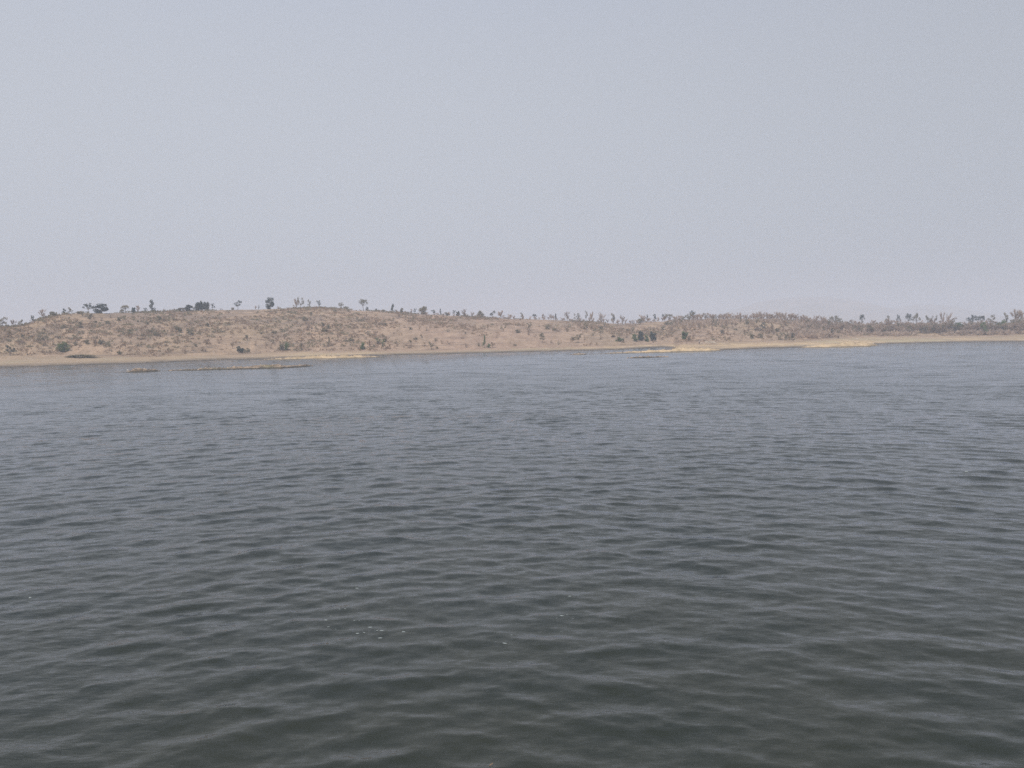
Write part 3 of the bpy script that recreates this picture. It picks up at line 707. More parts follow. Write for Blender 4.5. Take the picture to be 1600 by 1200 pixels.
SHRUB = 'bushes and small trees on the far slope'
SLOPE = [
 (16, 556, 16, 12, 'sparse', D, 'dark green small tree by the beach at far left', 'the far left shore tree'),
 (43, 555, 11, 9, 'dry', B_, 'pale dry shrub right of the far left shore tree', None),
 (66, 551, 7, 13, 'dry', B_, 'low brown shrub left of the bright green bush', None),
 (95, 549.5, 15, 14, 'bush', G_, 'left half of the bright green bush pair near the left beach', None),
 (103, 549.5, 16, 14, 'bush', G_, 'bright green bush above the left beach', 'the bright green bush'),
 (131, 559, 6, 40, 'bush', O, 'long low dark scrub bank above the left beach', None),
 (115, 558, 4, 24, 'bush', O, 'left tail of the low scrub bank', None),
 (186, 551.5, 10, 9, 'dry', B_, 'rust brown shrub above the left beach', 'the rust brown shrub'),
 (196, 545, 9, 5, 'sparse', B_, 'thin brown sapling right of the rust brown shrub', None),
 (214, 541, 8, 7, 'dry', B_, 'brown shrub a little upslope of the thin sapling', None),
 (162, 543, 9, 7, 'dry', B_, 'brown shrub upslope of the rust brown shrub', None),
 (149, 537, 7, 9, 'dry', B_, 'round brown shrub midway up above the scrub bank', None),
 (241, 556, 4, 8, 'dry', B_, 'low dark shrub on the beach edge behind the rocky islet', None),
 (280, 519.5, 10, 10, 'bush', O, 'round olive bush in the middle of the left slope', 'the round olive slope bush'),
 (248, 519, 8, 8, 'dry', B_, 'brown twin shrub left of the round olive slope bush', None),
 (304, 538, 5, 6, 'dry', B_, 'small brown shrub left of the thin stemmed tree', None),
 (324, 543.5, 15, 10, 'umbrella', B_, 'thin stemmed brown tree on the lower slope', 'the thin stemmed brown tree'),
 (342, 537, 9, 9, 'dry', B_, 'brown shrub right of the thin stemmed brown tree', None),
 (316, 516, 8, 7, 'dry', B_, 'dark reddish shrub in mid slope', None),
 (363, 545, 10, 6, 'sparse', B_, 'small brown tree left of the dark green shore bush', None),
 (377, 552, 16, 14, 'bush', D, 'dark green bush at the beach edge', 'the dark green beach bush'),
 (386, 552, 12, 9, 'bush', O, 'olive bush touching the right side of the dark green beach bush', None),
 (399, 540, 9, 8, 'dry', B_, 'brown shrub upslope of the olive beach bush', None),
 (440, 547.5, 12, 11, 'bush', O, 'olive half of the bush pair at the beach left of centre', None),
 (447, 547.5, 15, 10, 'bush', G_, 'green half of the bush pair at the beach left of centre', 'the green bush pair'),
 (471, 548, 12, 9, 'conical', O, 'pointed olive bush on the beach edge', 'the pointed olive bush'),
 (514, 541.5, 16, 9, 'conical', O, 'upright olive and brown tree above the beach', 'the upright olive tree'),
 (541, 530, 6, 10, 'dry', B_, 'dark low shrub upslope of the shore right of the upright tree', None),
 (566, 546, 15, 12, 'bush', G_, 'rounded green tree at the beach, first of the two green ones', 'the rounded green shore tree'),
 (577, 546, 15, 9, 'sparse', B_, 'brown tree between the two green shore trees', None),
 (591, 538, 10, 14, 'sparse', G_, 'upper green crown of the leaning green shore tree', None),
 (599, 546, 16, 9, 'sparse', G_, 'leaning green shore tree right of the brown one', 'the leaning green shore tree'),
 (609, 546, 11, 6, 'sparse', B_, 'small brown tree right of the leaning green one', None),
 (638, 544, 7, 8, 'dry', B_, 'brown shrub near the beach left of centre', None),
 (659, 531.5, 10, 4, 'sparse', D, 'narrow dark sapling on the red bare slope', 'the narrow dark sapling'),
 (674, 546, 13, 12, 'sparse', O, 'open olive tree at the beach below the red slope', 'the open olive shore tree'),
 (681, 534, 8, 7, 'dry', O, 'small olive shrub upslope of the open olive tree', None),
 (701, 538, 7, 10, 'dry', B_, 'reddish brown shrub on the bare slope', 'the reddish brown shrub'),
 (722, 529, 4, 8, 'dry', B_, 'low brown shrub on the bare slope centre', None),
 (727, 522, 5, 6, 'dry', D, 'small dark shrub on the open red slope', None),
 (728, 543, 8, 10, 'dry', B_, 'brown shrub near the beach left of the tall green tree', None),
 (757, 543.5, 20, 9, 'conical', G_, 'tall narrow green tree at the centre shore', 'the tall narrow green tree'),
 (763, 543.5, 9, 8, 'bush', G_, 'low green bush at the right foot of the tall narrow green tree', None),
 (770, 543.5, 10, 9, 'sparse', B_, 'brown tree right of the tall narrow green one', None),
 (762, 516, 9, 5, 'sparse', B_, 'thin brown tree high on the centre slope', None),
 (812, 520, 8, 8, 'dry', O, 'olive shrub high on the slope right of centre', None),
 (787, 518, 10, 12, 'sparse', O, 'broad olive tree high on the centre slope', None),
 (827, 516, 13, 12, 'sparse', O, 'broad grey green tree under the crest right of centre', None),
 (848, 535.5, 15, 13, 'sparse', O, 'ragged olive tree above the shore right of centre', 'the ragged olive tree'),
 (860, 536, 6, 8, 'dry', B_, 'low brown shrub at the right foot of the ragged olive tree', None),
 (855, 514.5, 10, 10, 'bush', O, 'olive bush on the upper slope right of centre', None),
 (866, 517, 8, 7, 'bush', O, 'small olive bush right of the upper slope bush', None),
 (873, 539, 7, 10, 'dry', O, 'low shrub at the sand edge between two olive trees', None),
 (892, 534, 9, 6, 'dry', B_, 'brown shrub at the left foot of the broad olive tree', None),
 (903, 535.5, 15, 15, 'sparse', O, 'broad olive green tree right of centre near the sand', 'the broad olive tree'),
 (923, 539.5, 6, 6, 'dry', B_, 'first low brown shrub at the sand edge by the inlet', None),
 (932, 539.5, 6, 8, 'dry', B_, 'second low brown shrub at the sand edge by the inlet', None),
 (917, 516, 12, 11, 'sparse', O, 'grey green tree on the upper slope above the inlet', None),
 (938, 524, 10, 8, 'sparse', O, 'small olive tree midway up above the inlet', None),
 (957, 527, 7, 11, 'bush', B_, 'brownish bush upslope left of the green bush', None),
 (969, 534, 10, 14, 'bush', G_, 'green bush above the sandy spit', 'the green bush by the spit'),
 (992, 533.5, 14, 12, 'bush', G_, 'leftmost tree of the big green shore clump', None),
 (1002, 532.5, 19, 12, 'dense', D, 'tallest tree of the big green shore clump', 'the big green clump'),
 (1011, 533.5, 14, 10, 'bush', G_, 'third tree of the big green shore clump', None),
 (1021, 533, 16, 12, 'dense', D, 'rightmost tree of the big green shore clump', None),
 (1036, 516, 9, 8, 'bush', O, 'olive bush on the upper slope past the green clump', None),
 (1070, 530.5, 13, 12, 'dense', G_, 'compact round green tree left of the herder', 'the compact round green tree'),
 (1077, 531.5, 7, 8, 'bush', O, 'low olive bush at the right foot of the compact round tree', None),
 (1084, 529, 9, 9, 'bare', TW, 'small leafless tree behind the herder', None),
 (1070, 517, 7, 5, 'sparse', O, 'small olive tree upslope of the compact round tree', None),
 (1094, 514, 8, 7, 'dry', O, 'brown shrub high behind the herder', None),
 (1128, 524, 9, 8, 'sparse', D, 'dark small tree upslope of the cattle', 'the dark tree above the cattle'),
 (1133, 531, 8, 8, 'dry', O, 'olive shrub right of the cattle', None),
 (1112, 527, 7, 7, 'dry', B_, 'brown shrub right above the cattle', None),
 (1175, 528.5, 9, 9, 'bush', O, 'first of two round bushes right of the cattle', 'the two round bushes'),
 (1188, 528.5, 10, 9, 'bush', O, 'second of two round bushes right of the cattle', None),
 (1217, 531.5, 12, 11, 'sparse', O, 'left tree of the dark trio near the sand', None),
 (1228, 531.5, 12, 11, 'sparse', O, 'middle tree of the dark trio near the sand', None),
 (1239, 532, 12, 9, 'sparse', D, 'right and darkest tree of the trio near the sand', 'the dark trio'),
 (1192, 516, 9, 9, 'sparse', D, 'dark tree right of the stone shelter', None),
 (1206, 513, 8, 5, 'conical', D, 'thin dark tree up the slope right of the stone shelter', None),
 (1250, 520, 8, 11, 'bush', O, 'dark olive bush on the slope above the trio', None),
 (1260, 520, 9, 10, 'sparse', O, 'olive tree right of the bush above the trio', None),
 (1301, 523, 10, 10, 'sparse', D, 'dark brush tree at the left end of the right wood', None),
 (1310, 524, 10, 8, 'sparse', O, 'brush tree beside the dark one at the left end of the right wood', None),
 (1310, 529, 5, 5, 'bush', B_, 'small brown bush where wood and sand mound meet', None),
 (1429, 521, 9, 9, 'sparse', D, 'leaning dark brown tree at the front of the right wood', 'the leaning dark tree'),
 (1464, 521, 9, 9, 'dry', B_, 'brown shrub at the front of the wood left of the green tree', None),
 (1498, 519, 15, 13, 'dense', G_, 'green leafy tree at the front of the right wood', 'the green wood tree'),
 (1517, 520, 8, 8, 'dry', B_, 'rust brown shrub between the two green wood trees', None),
 (1536, 523, 18, 17, 'sparse', G_, 'largest green tree at the front of the right wood', 'the largest green wood tree'),
 (1565, 517, 14, 13, 'dense', G_, 'grey green rounded tree near the right picture edge', None),
 (1577, 521, 6, 8, 'dry', B_, 'brown shrub on the sand edge near the right picture edge', None),
 (1592, 522, 6, 12, 'dry', B_, 'low brown shrub cut by the right picture edge', None),
]
LM = []
for (x, y, h, wd, k, c_, lb, lm) in SLOPE:
    o = at_px(k, c_, x, y, h, wd*1.05, lb, SHRUB)
    if lm: LM.append((x, y, lm))
LM += [(1347, 510, 'the narrow crown over the wood'), (1426, 510, 'the umbrella pair over the wood'), (1304, 511, 'the flat spreading crest tree'), (1473, 511, 'the tall pale wood tree'), (1044, 503, 'the open olive crest tree'), (1082, 502, 'the dark topped crest tree'), (868, 501, 'the narrow dark crest tree'), (783, 497, 'the wide leafless crest tree'), (709, 493, 'the two dark crest trees'), (1192, 516, 'the slope shelter'), (1590, 510, 'the right edge tree'), (157, 489, 'the big round crest tree'), (237, 488, 'the ragged conical crest tree'), (316, 485, 'the dark crest clump'), (422, 483, 'the tallest dark crest tree'),
       (470, 483, 'the tall grey crest tree'), (568, 486, 'the umbrella crowned crest tree'), (661, 491, 'the olive mound tree'), (372, 484, 'the lone ragged crest tree'),
       (66, 499, 'the left shoulder tree'), (751, 495, 'the broad centre crest tree'), (940, 505, 'the saddle trees')]

# ---- scattered dry shrubs: one object each, named after the nearest landmark
GS = 'dry shrubs scattered over the far hillside'
def label_shrubs(items, noun):
    groups = {}
    for it in items:
        x, y = it['x'], it['y']
        j = min(range(len(LM)), key=lambda i: (LM[i][0]-x)**2 + ((LM[i][1]-y)*2.0)**2)
        lx, ly, _ = LM[j]
        dx, dy = x-lx, (y-ly)*2.0
        if abs(dx) > abs(dy): s = 'right of' if dx > 0 else 'left of'
        else: s = 'downslope from' if dy > 0 else 'upslope from'
        it['r'] = dx*dx+dy*dy
        groups.setdefault((j, s, it.get('noun', noun)), []).append(it)
    ords = ['nearest', 'second', 'third', 'fourth', 'fifth', 'sixth', 'seventh', 'eighth', 'ninth', 'tenth', 'eleventh', 'twelfth', 'thirteenth', 'fourteenth', 'fifteenth', 'sixteenth', 'seventeenth', 'eighteenth', 'nineteenth', 'twentieth']
    for (j, s, nn), L in groups.items():
        L.sort(key=lambda i: i['r'])
        for n, it in enumerate(L):
            it['label'] = f"{ords[n]} {nn} {s} {LM[j][2]}" if n < 20 else f"{nn} far out {s} {LM[j][2]}"
items = []
tries = 0
rs = random.Random(5)
while len(items) < 285 and tries < 20000:
    tries += 1
    x = rs.uniform(-5, 1290)
    az, t = ray(x, 520); yr = np.interp(x, [p[0] for p in RIDGE], [p[1] for p in RIDGE]); yb = np.interp(x, [p[0] for p in BEACH], [p[1] for p in BEACH])
    f = rs.random()**0.8
    y = yr + 2 + (yb-yr-3)*f
    # thick near the crest, thin on the red bare slope and near the sand
    dens = 0.9 if f < 0.5 else 0.5
    if 600 < x < 1000: dens *= 0.6 if f > 0.3 else 1.0
    if 1060 < x: dens *= 1.2
    if 450 < x < 600 and f < 0.5: dens = 1.3
    if rs.random() > dens*(0.35+2.4*fbm(np.array(x/38), np.array(y/13), 77, 2)): continue
    if any(abs(q['x']-x) < 5 and abs(q['y']-y) < 2.5 for q in items): continue
    items.append(dict(x=x, y=y, f=f, s=rs.uniform(0.7, 1.35)))
label_shrubs(items, 'dry shrub')
for it in items:
    k, c_ = rs.choice([('dry', B_), ('dry', B_), ('dry', TW), ('dry', TW), ('dry', O), ('bush', O)])
    h = it['s']*rs.uniform(5.0, 8.5)*(1.0 if it['x'] < 900 else 1.1)
    at_px(k, c_, it['x'], it['y'], h, h*rs.uniform(0.9, 1.5), it['label'], GS)

# ---- leafless trees: the row on the low ridge and the wood on the right
later = []
def add(kind, colour, x, y, h, wd, noun, group, back=0.0):
    yy = y if y is not None else float(np.interp(x, [p[0] for p in RIDGE], [p[1] for p in RIDGE]))
    later.append(dict(nm='leafless_sapling' if kind == 'bare' and ('crest' in noun or 'slope' in noun) else None, k=kind, c=colour, x=x, y=yy, py=y, h=h, w=wd, noun=noun, group=group, back=back))
for i in range(64):
    x = 1062 + i*4.0 + rs.uniform(-1.5, 1.5)
    h = rs.uniform(8, 15)*(1.0 if x < 1290 else 0.8)
    k, c_ = ('bare', TW) if rs.random() < 0.85 else ('sparse', O)
    add(k, c_, x, None, h, h*rs.uniform(0.8, 1.2), 'pale leafless ridge tree' if k == 'bare' else 'half leafless ridge tree', 'leafless trees on the low ridge', rs.uniform(-22, -2))
for i in range(34):
    add('bare', TW, 860 + i*6 + rs.uniform(-3, 3), None, rs.uniform(5, 10), rs.uniform(5, 9), 'small leafless crest tree', 'small leafless trees along the crest', rs.uniform(-16, -1))
for i in range(30):
    add('bare', TW, 620 + i*8 + rs.uniform(-3, 3), None, rs.uniform(3.5, 7), rs.uniform(5, 9), 'low leafless crest tree', 'low leafless trees along the centre crest', rs.uniform(-16, -1))
NWOOD = 230
for i in range(NWOOD):
    x = 1262 + (1612-1262)*(i+0.5)/NWOOD + rs.uniform(-6, 6)
    lo = float(np.interp(x, [1262, 1320, 1360, 1600], [517, 522, 523, 520]))
    y = rs.uniform(511.5, lo)
    if rs.random() < 0.45: y = rs.uniform(lo-4, lo)
    h = rs.uniform(9, 15)*float(np.interp(x, [1262, 1310], [0.6, 1]))
    r_ = rs.random()
    if r_ < 0.74: k, c_, lb = 'bare', TW, 'pale leafless wood tree'
    elif r_ < 0.92: k, c_, lb = 'sparse', O, 'dull olive wood tree'
    else: k, c_, lb = 'sparse', B_, 'brown leaved wood tree'
    add(k, c_, x, y, h, h*rs.uniform(0.8, 1.25), lb, 'trees of the wood behind the right beach')
for i in range(60):
    k, c_ = ('bare', TW) if rs.random() < 0.7 else ('sparse', O)
    add(k, c_, rs.uniform(1050, 1300), rs.uniform(505, 524), rs.uniform(7, 11), rs.uniform(6, 10), 'pale leafless slope tree' if k == 'bare' else 'small olive slope tree', 'small trees on the slope above the cattle')
label_shrubs(later, '')
for q in later: at_px(q['k'], q['c'], q['x'], q['py'], q['h'], q['w'], q['label'], q['group'], name=q['nm'], back=q['back'])

# ---------------------------------------------------------------- ground cover too fine to count
def cover(name, label, n, fx, fy, size, cols_, seed):
    rnd = random.Random(seed); V = []; T = []
    xs = np.array([fx(rnd) for _ in range(n)]); 
    az = np.array([ray(x, 520)[0] for x in xs])
    Ds = shore_d(az); Bq, _ = beach(az); Dr, _ = ridge(az)
    fr = np.array([fy(rnd) for _ in range(n)])
    d = Ds+Bq+(Dr-Ds-Bq)*fr
    keep = (fbm(d*np.sin(az)/22, d*np.cos(az)/34, 500, 3)*1.3+0.42) > np.array([0.12+rnd.random()*0.8 for _ in range(n)])
    z = height(az, d)
    for i in np.nonzero(keep)[0]:
        x, y = d[i]*math.sin(az[i]), d[i]*math.cos(az[i]); s = size*rnd.uniform(0.5, 1.4)
        for _ in range(9):
            c = Vector((x+rnd.gauss(0, s*.6), y+rnd.gauss(0, s*.6), z[i]+abs(rnd.gauss(0, s*.35))))
            a = Vector((rnd.gauss(0, 1), rnd.gauss(0, 1), rnd.gauss(0, .5))).normalized()*s*.45
            u = Vector((rnd.gauss(0, .5), rnd.gauss(0, .5), 1)).normalized()*s*.6
            k = len(V); V += [tuple(c-a), tuple(c+a), tuple(c+u)]; T.append((k, k+1, k+2))
    me = mesh_np(name, np.array(V), tris=np.array(T))
    tag(link(name, me, mat=cols_), label, 'ground cover', kind='stuff')
cover('dry_scrub', 'low dry brown scrub and weeds covering the far slope', 5200, lambda r: r.uniform(-40, 1640), lambda r: r.uniform(0.0, 1.0), 0.75, M['leaf_brown'], 3)
cover('grey_scrub', 'low grey green scrub dotted over the far slope', 2600, lambda r: r.uniform(-40, 1640), lambda r: r.uniform(0.0, 1.02), 0.9, M['leaf_olive'], 8)
cover('dry_grass', 'pale dry grass tufts covering the far slope', 6000, lambda r: r.uniform(-40, 1640), lambda r: r.uniform(-0.05, 1.0), 0.5, M['twig'], 12)
cover('dry_tussocks', 'brown tussocks mottling the open centre slope', 3800, lambda r: r.gauss(800, 210), lambda r: r.uniform(0.0, 0.95), 0.7, M['leaf_brown'], 19)
cover('pale_brush', 'pale leafless brush filling the wood on the right', 3200, lambda r: r.uniform(1240, 1650), lambda r: r.uniform(0.0, 1.0), 1.9, M['twig'], 27)
cover('ridge_brush', 'pale leafless brush along the low ridge', 2200, lambda r: r.uniform(960, 1300), lambda r: r.uniform(0.55, 1.05), 1.0, M['twig'], 29)

cover('crest_scrub', 'low leafless scrub fringing the hill crest', 2600, lambda r: r.uniform(-40, 1640), lambda r: r.uniform(0.93, 1.04), 0.8, M['leaf_olive'], 31)
# ---------------------------------------------------------------- stones
def stone_mesh(seed):
    rnd = random.Random(seed); import bmesh
    bm = bmesh.new(); bmesh.ops.create_icosphere(bm, subdivisions=1, radius=0.5)
    for v in bm.verts: v.co *= rnd.uniform(0.75, 1.2); v.co.z *= 0.7
    me = bpy.data.meshes.new('stone'); bm.to_mesh(me); bm.free(); return me
def rockmat(name, a, b):
    m = Mat(name, 0.9, 0.2); oi = m.new('ShaderNodeObjectInfo')
    n = m.noise(1.4, 4, 0.6)
    m.color(m.mix(m.step(n, 0.4, 0.62), a, b)); return m.m
M['stone_pale'] = rockmat('pale_stone', (0.55, 0.45, 0.34), (0.72, 0.62, 0.50))
M['stone_mixed'] = rockmat('mixed_stone', (0.15, 0.11, 0.08), (0.55, 0.41, 0.28))
stones = [stone_mesh(i) for i in range(4)]
for s in stones: s.materials.append(M['stone_pale'])
def stone(px, py, size, label, group, water=False):
    az, d, z = place(px, py)
    me = stones[rs.randrange(4)]
    o = link('stone', me); x, y = pol(az, d); o.location = (x, y, z+size*0.15); o.scale = (size*rs.uniform(.9, 1.6), size*rs.uniform(.8, 1.2), size*rs.uniform(.7, 1))
    o.rotation_euler = (0, 0, rs.uniform(0, 6)); return tag(o, label, 'stone', group)
for dx in (-3.4, -1.6, 0, 1.4, 3.2, 5.5): stone(262+dx, 538.5+rs.uniform(-1.2, 1.2), 0.6, 'white stone in the small heap on the lower left slope', 'white stones on the lower left slope')
for dx in (-5, -2.6, -0.4, 1.9): stone(232+dx, 502.5+rs.uniform(-1, 1), 0.65, 'white stone below the ragged conical crest tree', 'white stones high on the left slope')
for i in range(34): stone(rs.uniform(1318, 1368), rs.uniform(528.5, 539), rs.uniform(0.35, 0.75), 'pale stone on the sandy mound of the right point', 'pale stones on the right point')
for i in range(22): stone(rs.uniform(1255, 1318), rs.uniform(531.5, 541), rs.uniform(0.3, 0.6), 'pale stone on the low slope of the right point', 'pale stones on the low right point')
for i in range(30): stone(rs.uniform(10, 105), rs.uniform(559.5, 568), rs.uniform(0.2, 0.45), 'pale stone strewn on the beach at far left', 'pale stones on the left beach')
for i in range(20): stone(rs.uniform(440, 580), rs.uniform(550, 557), rs.uniform(0.25, 0.5), 'pale stone on the beach left of centre', 'pale stones on the beach left of centre')
# rubble on spits, one uncountable mass
V = []; T = []
base = [(1, 0, 0), (0, 1, 0), (-1, 0, 0), (0, -1, 0), (0, 0, 1), (0, 0, -1)]
ft = [(0, 1, 4), (1, 2, 4), (2, 3, 4), (3, 0, 4), (1, 0, 5), (2, 1, 5), (3, 2, 5), (0, 3, 5)]
for (x, y, z, wgt) in rubble_pts:
    s = rs.uniform(0.08, 0.32); k = len(V); a = rs.uniform(0, 6)
    for (bx, by, bz) in base:
        bx, by = bx*math.cos(a)-by*math.sin(a), bx*math.sin(a)+by*math.cos(a)
        V.append((x+bx*s*rs.uniform(.8, 1.5), y+by*s*rs.uniform(.8, 1.4), z+bz*s*0.8))
    T += [(p+k, q+k, r+k) for p, q, r in ft]
me = mesh_np('rubble', np.array(V), tris=np.array(T))
tag(link('rubble', me, mat=M['stone_mixed']), 'broken brown stones covering the low spits', 'rubble', kind='stuff')
az, t = ray(199.5, 578.2)
o = link('stone', stones[1]); dd = -CAM_H/ray(199.5, 579.5)[1]; x, y = pol(az, dd); o.location = (x, y, 0.18); o.scale = (0.45, 0.4, 0.5)
tag(o, 'lone white stone at the left end of the rocky islet', 'stone')

# ---------------------------------------------------------------- shelters
def prism(b, x0, x1, y0, y1, z0, z1):
    V = [(x, y, z) for z in (z0, z1) for x, y in ((x0, y0), (x1, y0), (x1, y1), (x0, y1))]
    k = len(b.v); b.v += V
    for q in ((0, 3, 2, 1), (4, 5, 6, 7), (0, 1, 5, 4), (1, 2, 6, 5), (2, 3, 7, 6), (3, 0, 4, 7)):
        b.t += [(k+q[0], k+q[1], k+q[2]), (k+q[0], k+q[2], k+q[3])]
M['thatch'] = rockmat('dark_thatch', (0.055, 0.05, 0.045), (0.11, 0.095, 0.08))
M['wood'] = rockmat('grey_wood', (0.12, 0.10, 0.08), (0.2, 0.16, 0.13))
M['white_sheet'] = rockmat('white_sheet', (0.6, 0.6, 0.58), (0.72, 0.72, 0.7))
def shelter(px, py, wpx, hpx, label, sheet):
    az, d, z = place(px, py); s = d/F_PX; W, Hh = wpx*s/2, hpx*s
    e = bpy.data.objects.new('thatched_shelter', None); scene.collection.objects.link(e)
    x, y = pol(az, d); e.location = (x, y, z-0.1); e.rotation_euler = (0, 0, -az)
    r = Buf(); L, Dp, zt = W, 1.3, Hh
    P = [(-L, -Dp, zt*.62), (L, -Dp, zt*.62), (L, Dp, zt*.62), (-L, Dp, zt*.62), (-L*.45, 0, zt), (L*.45, 0, zt)]
    P2 = [(p[0]*.97, p[1]*.97, p[2]-.14) for p in P]
    r.v += P+P2
    F = [(0, 1, 5), (0, 5, 4), (1, 2, 5), (2, 3, 4), (2, 4, 5), (3, 0, 4)]
    r.t += F + [(c+6, b+6, a+6) for a, b, c in F]
    for i in range(4):
        j = (i+1) % 4; r.t += [(i, i+6, j+6), (i, j+6, j)]
    o = bpy.data.objects.new('roof', r.mesh('roof', M['thatch'])); scene.collection.objects.link(o); o.parent = e
    for sx in (-.8, .8):
        for sy in (-.8, .8):
            b = Buf(); b.tube((sx*L, sy*Dp, -0.3), (sx*L, sy*Dp, zt*.64), .06, .05, 6)
            o = bpy.data.objects.new('post', b.mesh('post', M['wood'])); scene.collection.objects.link(o); o.parent = e
    b = Buf(); prism(b, -L*.75, -L*.1, Dp*.5, Dp*.56, -0.2, zt*.6)
    o = bpy.data.objects.new('back_wall', b.mesh('back_wall', M['thatch'])); scene.collection.objects.link(o); o.parent = e
    if sheet:
        b = Buf(); prism(b, L*.12, L*.42, -Dp*.2, -Dp*.1, -0.2, zt*.5)
        o = bpy.data.objects.new('white_sheet', b.mesh('white_sheet', M['white_sheet'])); scene.collection.objects.link(o); o.parent = e
    tag(e, label, 'shelter')
shelter(284, 487.0, 13, 6.0, 'low dark roofed shelter on the crest left of the dark clump', True)
shelter(1185, 516.5, 11, 4, 'low dark thatched shelter on the slope above the two round bushes', False)

# ---------------------------------------------------------------- person and cattle on the sand
def skin_body(name, verts, edges, radii, mat, parent=None, root=0, sub=1):
    me = bpy.data.meshes.new(name); me.from_pydata(verts, edges, []); me.update()
    o = bpy.data.objects.new(name, me); scene.collection.objects.link(o)
    md = o.modifiers.new('skin', 'SKIN')
    if not me.skin_vertices: me.skin_vertices.new() if hasattr(me.skin_vertices, 'new') else None
    for i, r in enumerate(radii):
        sv = me.skin_vertices[0].data[i]; sv.radius = (r, r) if not isinstance(r, tuple) else r
        sv.use_root = (i == root)
    md.use_smooth_shade = True
    s = o.modifiers.new('sub', 'SUBSURF'); s.levels = sub; s.render_levels = sub
    me.materials.append(mat)
    if parent: o.parent = parent
    return o
def plain(name, c, r=0.8):
    m = Mat(name, r, 0.2); n = m.noise(6, 3, local=True); m.color(m.mix(m.step(n, 0.3, 0.7), tuple(v*0.85 for v in c), c)); return m.m
M['skin'] = plain('brown_skin', (0.16, 0.09, 0.06)); M['hair'] = plain('black_hair', (0.02, 0.018, 0.016))
M['shirt'] = plain('white_cloth', (0.78, 0.72, 0.68)); M['trousers'] = plain('dark_cloth', (0.05, 0.035, 0.03))
M['hide'] = plain('white_hide', (0.62, 0.54, 0.42)); M['horn'] = plain('dark_horn', (0.10, 0.09, 0.08)); M['hide_dark'] = plain('brown_hide', (0.20, 0.12, 0.08))

def person(px, py, label):
    az, d, z = place(px, py)
    e = bpy.data.objects.new('person', None); scene.collection.objects.link(e)
    x, y = pol(az, d); e.location = (x, y, z+0.02); e.rotation_euler = (0, 0, R(40))
    V = [(0, 0, .95), (0, 0, 1.12), (0, 0, 1.35), (0, 0, 1.47), (0, -.01, 1.55), (0, -.015, 1.66), (0, -.01, 1.74),
         (.10, 0, .90), (.12, -.06, .50), (.12, .02, .09), (.13, -.14, .04), (-.10, 0, .90), (-.12, .06, .50), (-.13, .12, .09), (-.14, -.03, .04),
         (.19, 0, 1.40), (.25, .03, 1.13), (.27, -.08, .90), (.27, -.12, .80), (-.19, 0, 1.40), (-.26, .03, 1.13), (-.25, -.14, .95), (-.24, -.2, .88)]
    E = [(0, 1), (1, 2), (2, 3), (3, 4), (4, 5), (5, 6), (0, 7), (7, 8), (8, 9), (9, 10), (0, 11), (11, 12), (12, 13), (13, 14), (2, 15), (15, 16), (16, 17), (17, 18), (2, 19), (19, 20), (20, 21), (21, 22)]
    rad = [.13, .12, .15, .07, .06, .095, .08, .09, .06, .045, .04, .09, .06, .045, .04, .07, .05, .038, .03, .07, .05, .038, .03]
    skin_body('body', V, E, rad, M['skin'], e, 0, 2)
    # five fingers and thumb per hand
    for s, h in ((1, Vector((.27, -.12, .80))), (-1, Vector((-.24, -.2, .88)))):
        for i in range(5):
            dx = (i-2)*.018; ln = (.05, .075, .085, .078, .06)[i]
            skin_body('finger', [tuple(h), tuple(h+Vector((dx, -.01, -.04))), tuple(h+Vector((dx*1.2, -.025, -.04-ln*.7)))], [(0, 1), (1, 2)], [.012, .01, .008], M['skin'], e, 0, 1)
    skin_body('shirt', [(0, 0, .84), (0, 0, 1.12), (0, 0, 1.37), (0, 0, 1.46), (.19, 0, 1.40), (.255, .03, 1.13), (-.19, 0, 1.40), (-.265, .03, 1.13)], [(0, 1), (1, 2), (2, 3), (2, 4), (4, 5), (2, 6), (6, 7)],
              [.17, .15, .175, .08, .09, .07, .09, .07], M['shirt'], e, 0, 2)
    skin_body('trousers', [(0, 0, .95), (.10, 0, .88), (.12, -.06, .50), (.12, .02, .12), (-.10, 0, .88), (-.12, .06, .50), (-.13, .12, .12)], [(0, 1), (1, 2), (2, 3), (0, 4), (4, 5), (5, 6)],
              [.14, .11, .085, .075, .11, .085, .075], M['trousers'], e, 0, 2)
    skin_body('hair', [(0, .03, 1.70), (0, .01, 1.775)], [(0, 1)], [.09, .07], M['hair'], e, 0, 2)
    for sx in (-.035, .035): skin_body('eye', [(sx, -.10, 1.67), (sx, -.107, 1.67)], [(0, 1)], [.012, .008], M['hair'], e, 0, 1)
    skin_body('nose', [(0, -.095, 1.66), (0, -.125, 1.635)], [(0, 1)], [.014, .016], M['skin'], e, 0, 1)
    tag(e, label, 'person'); return e

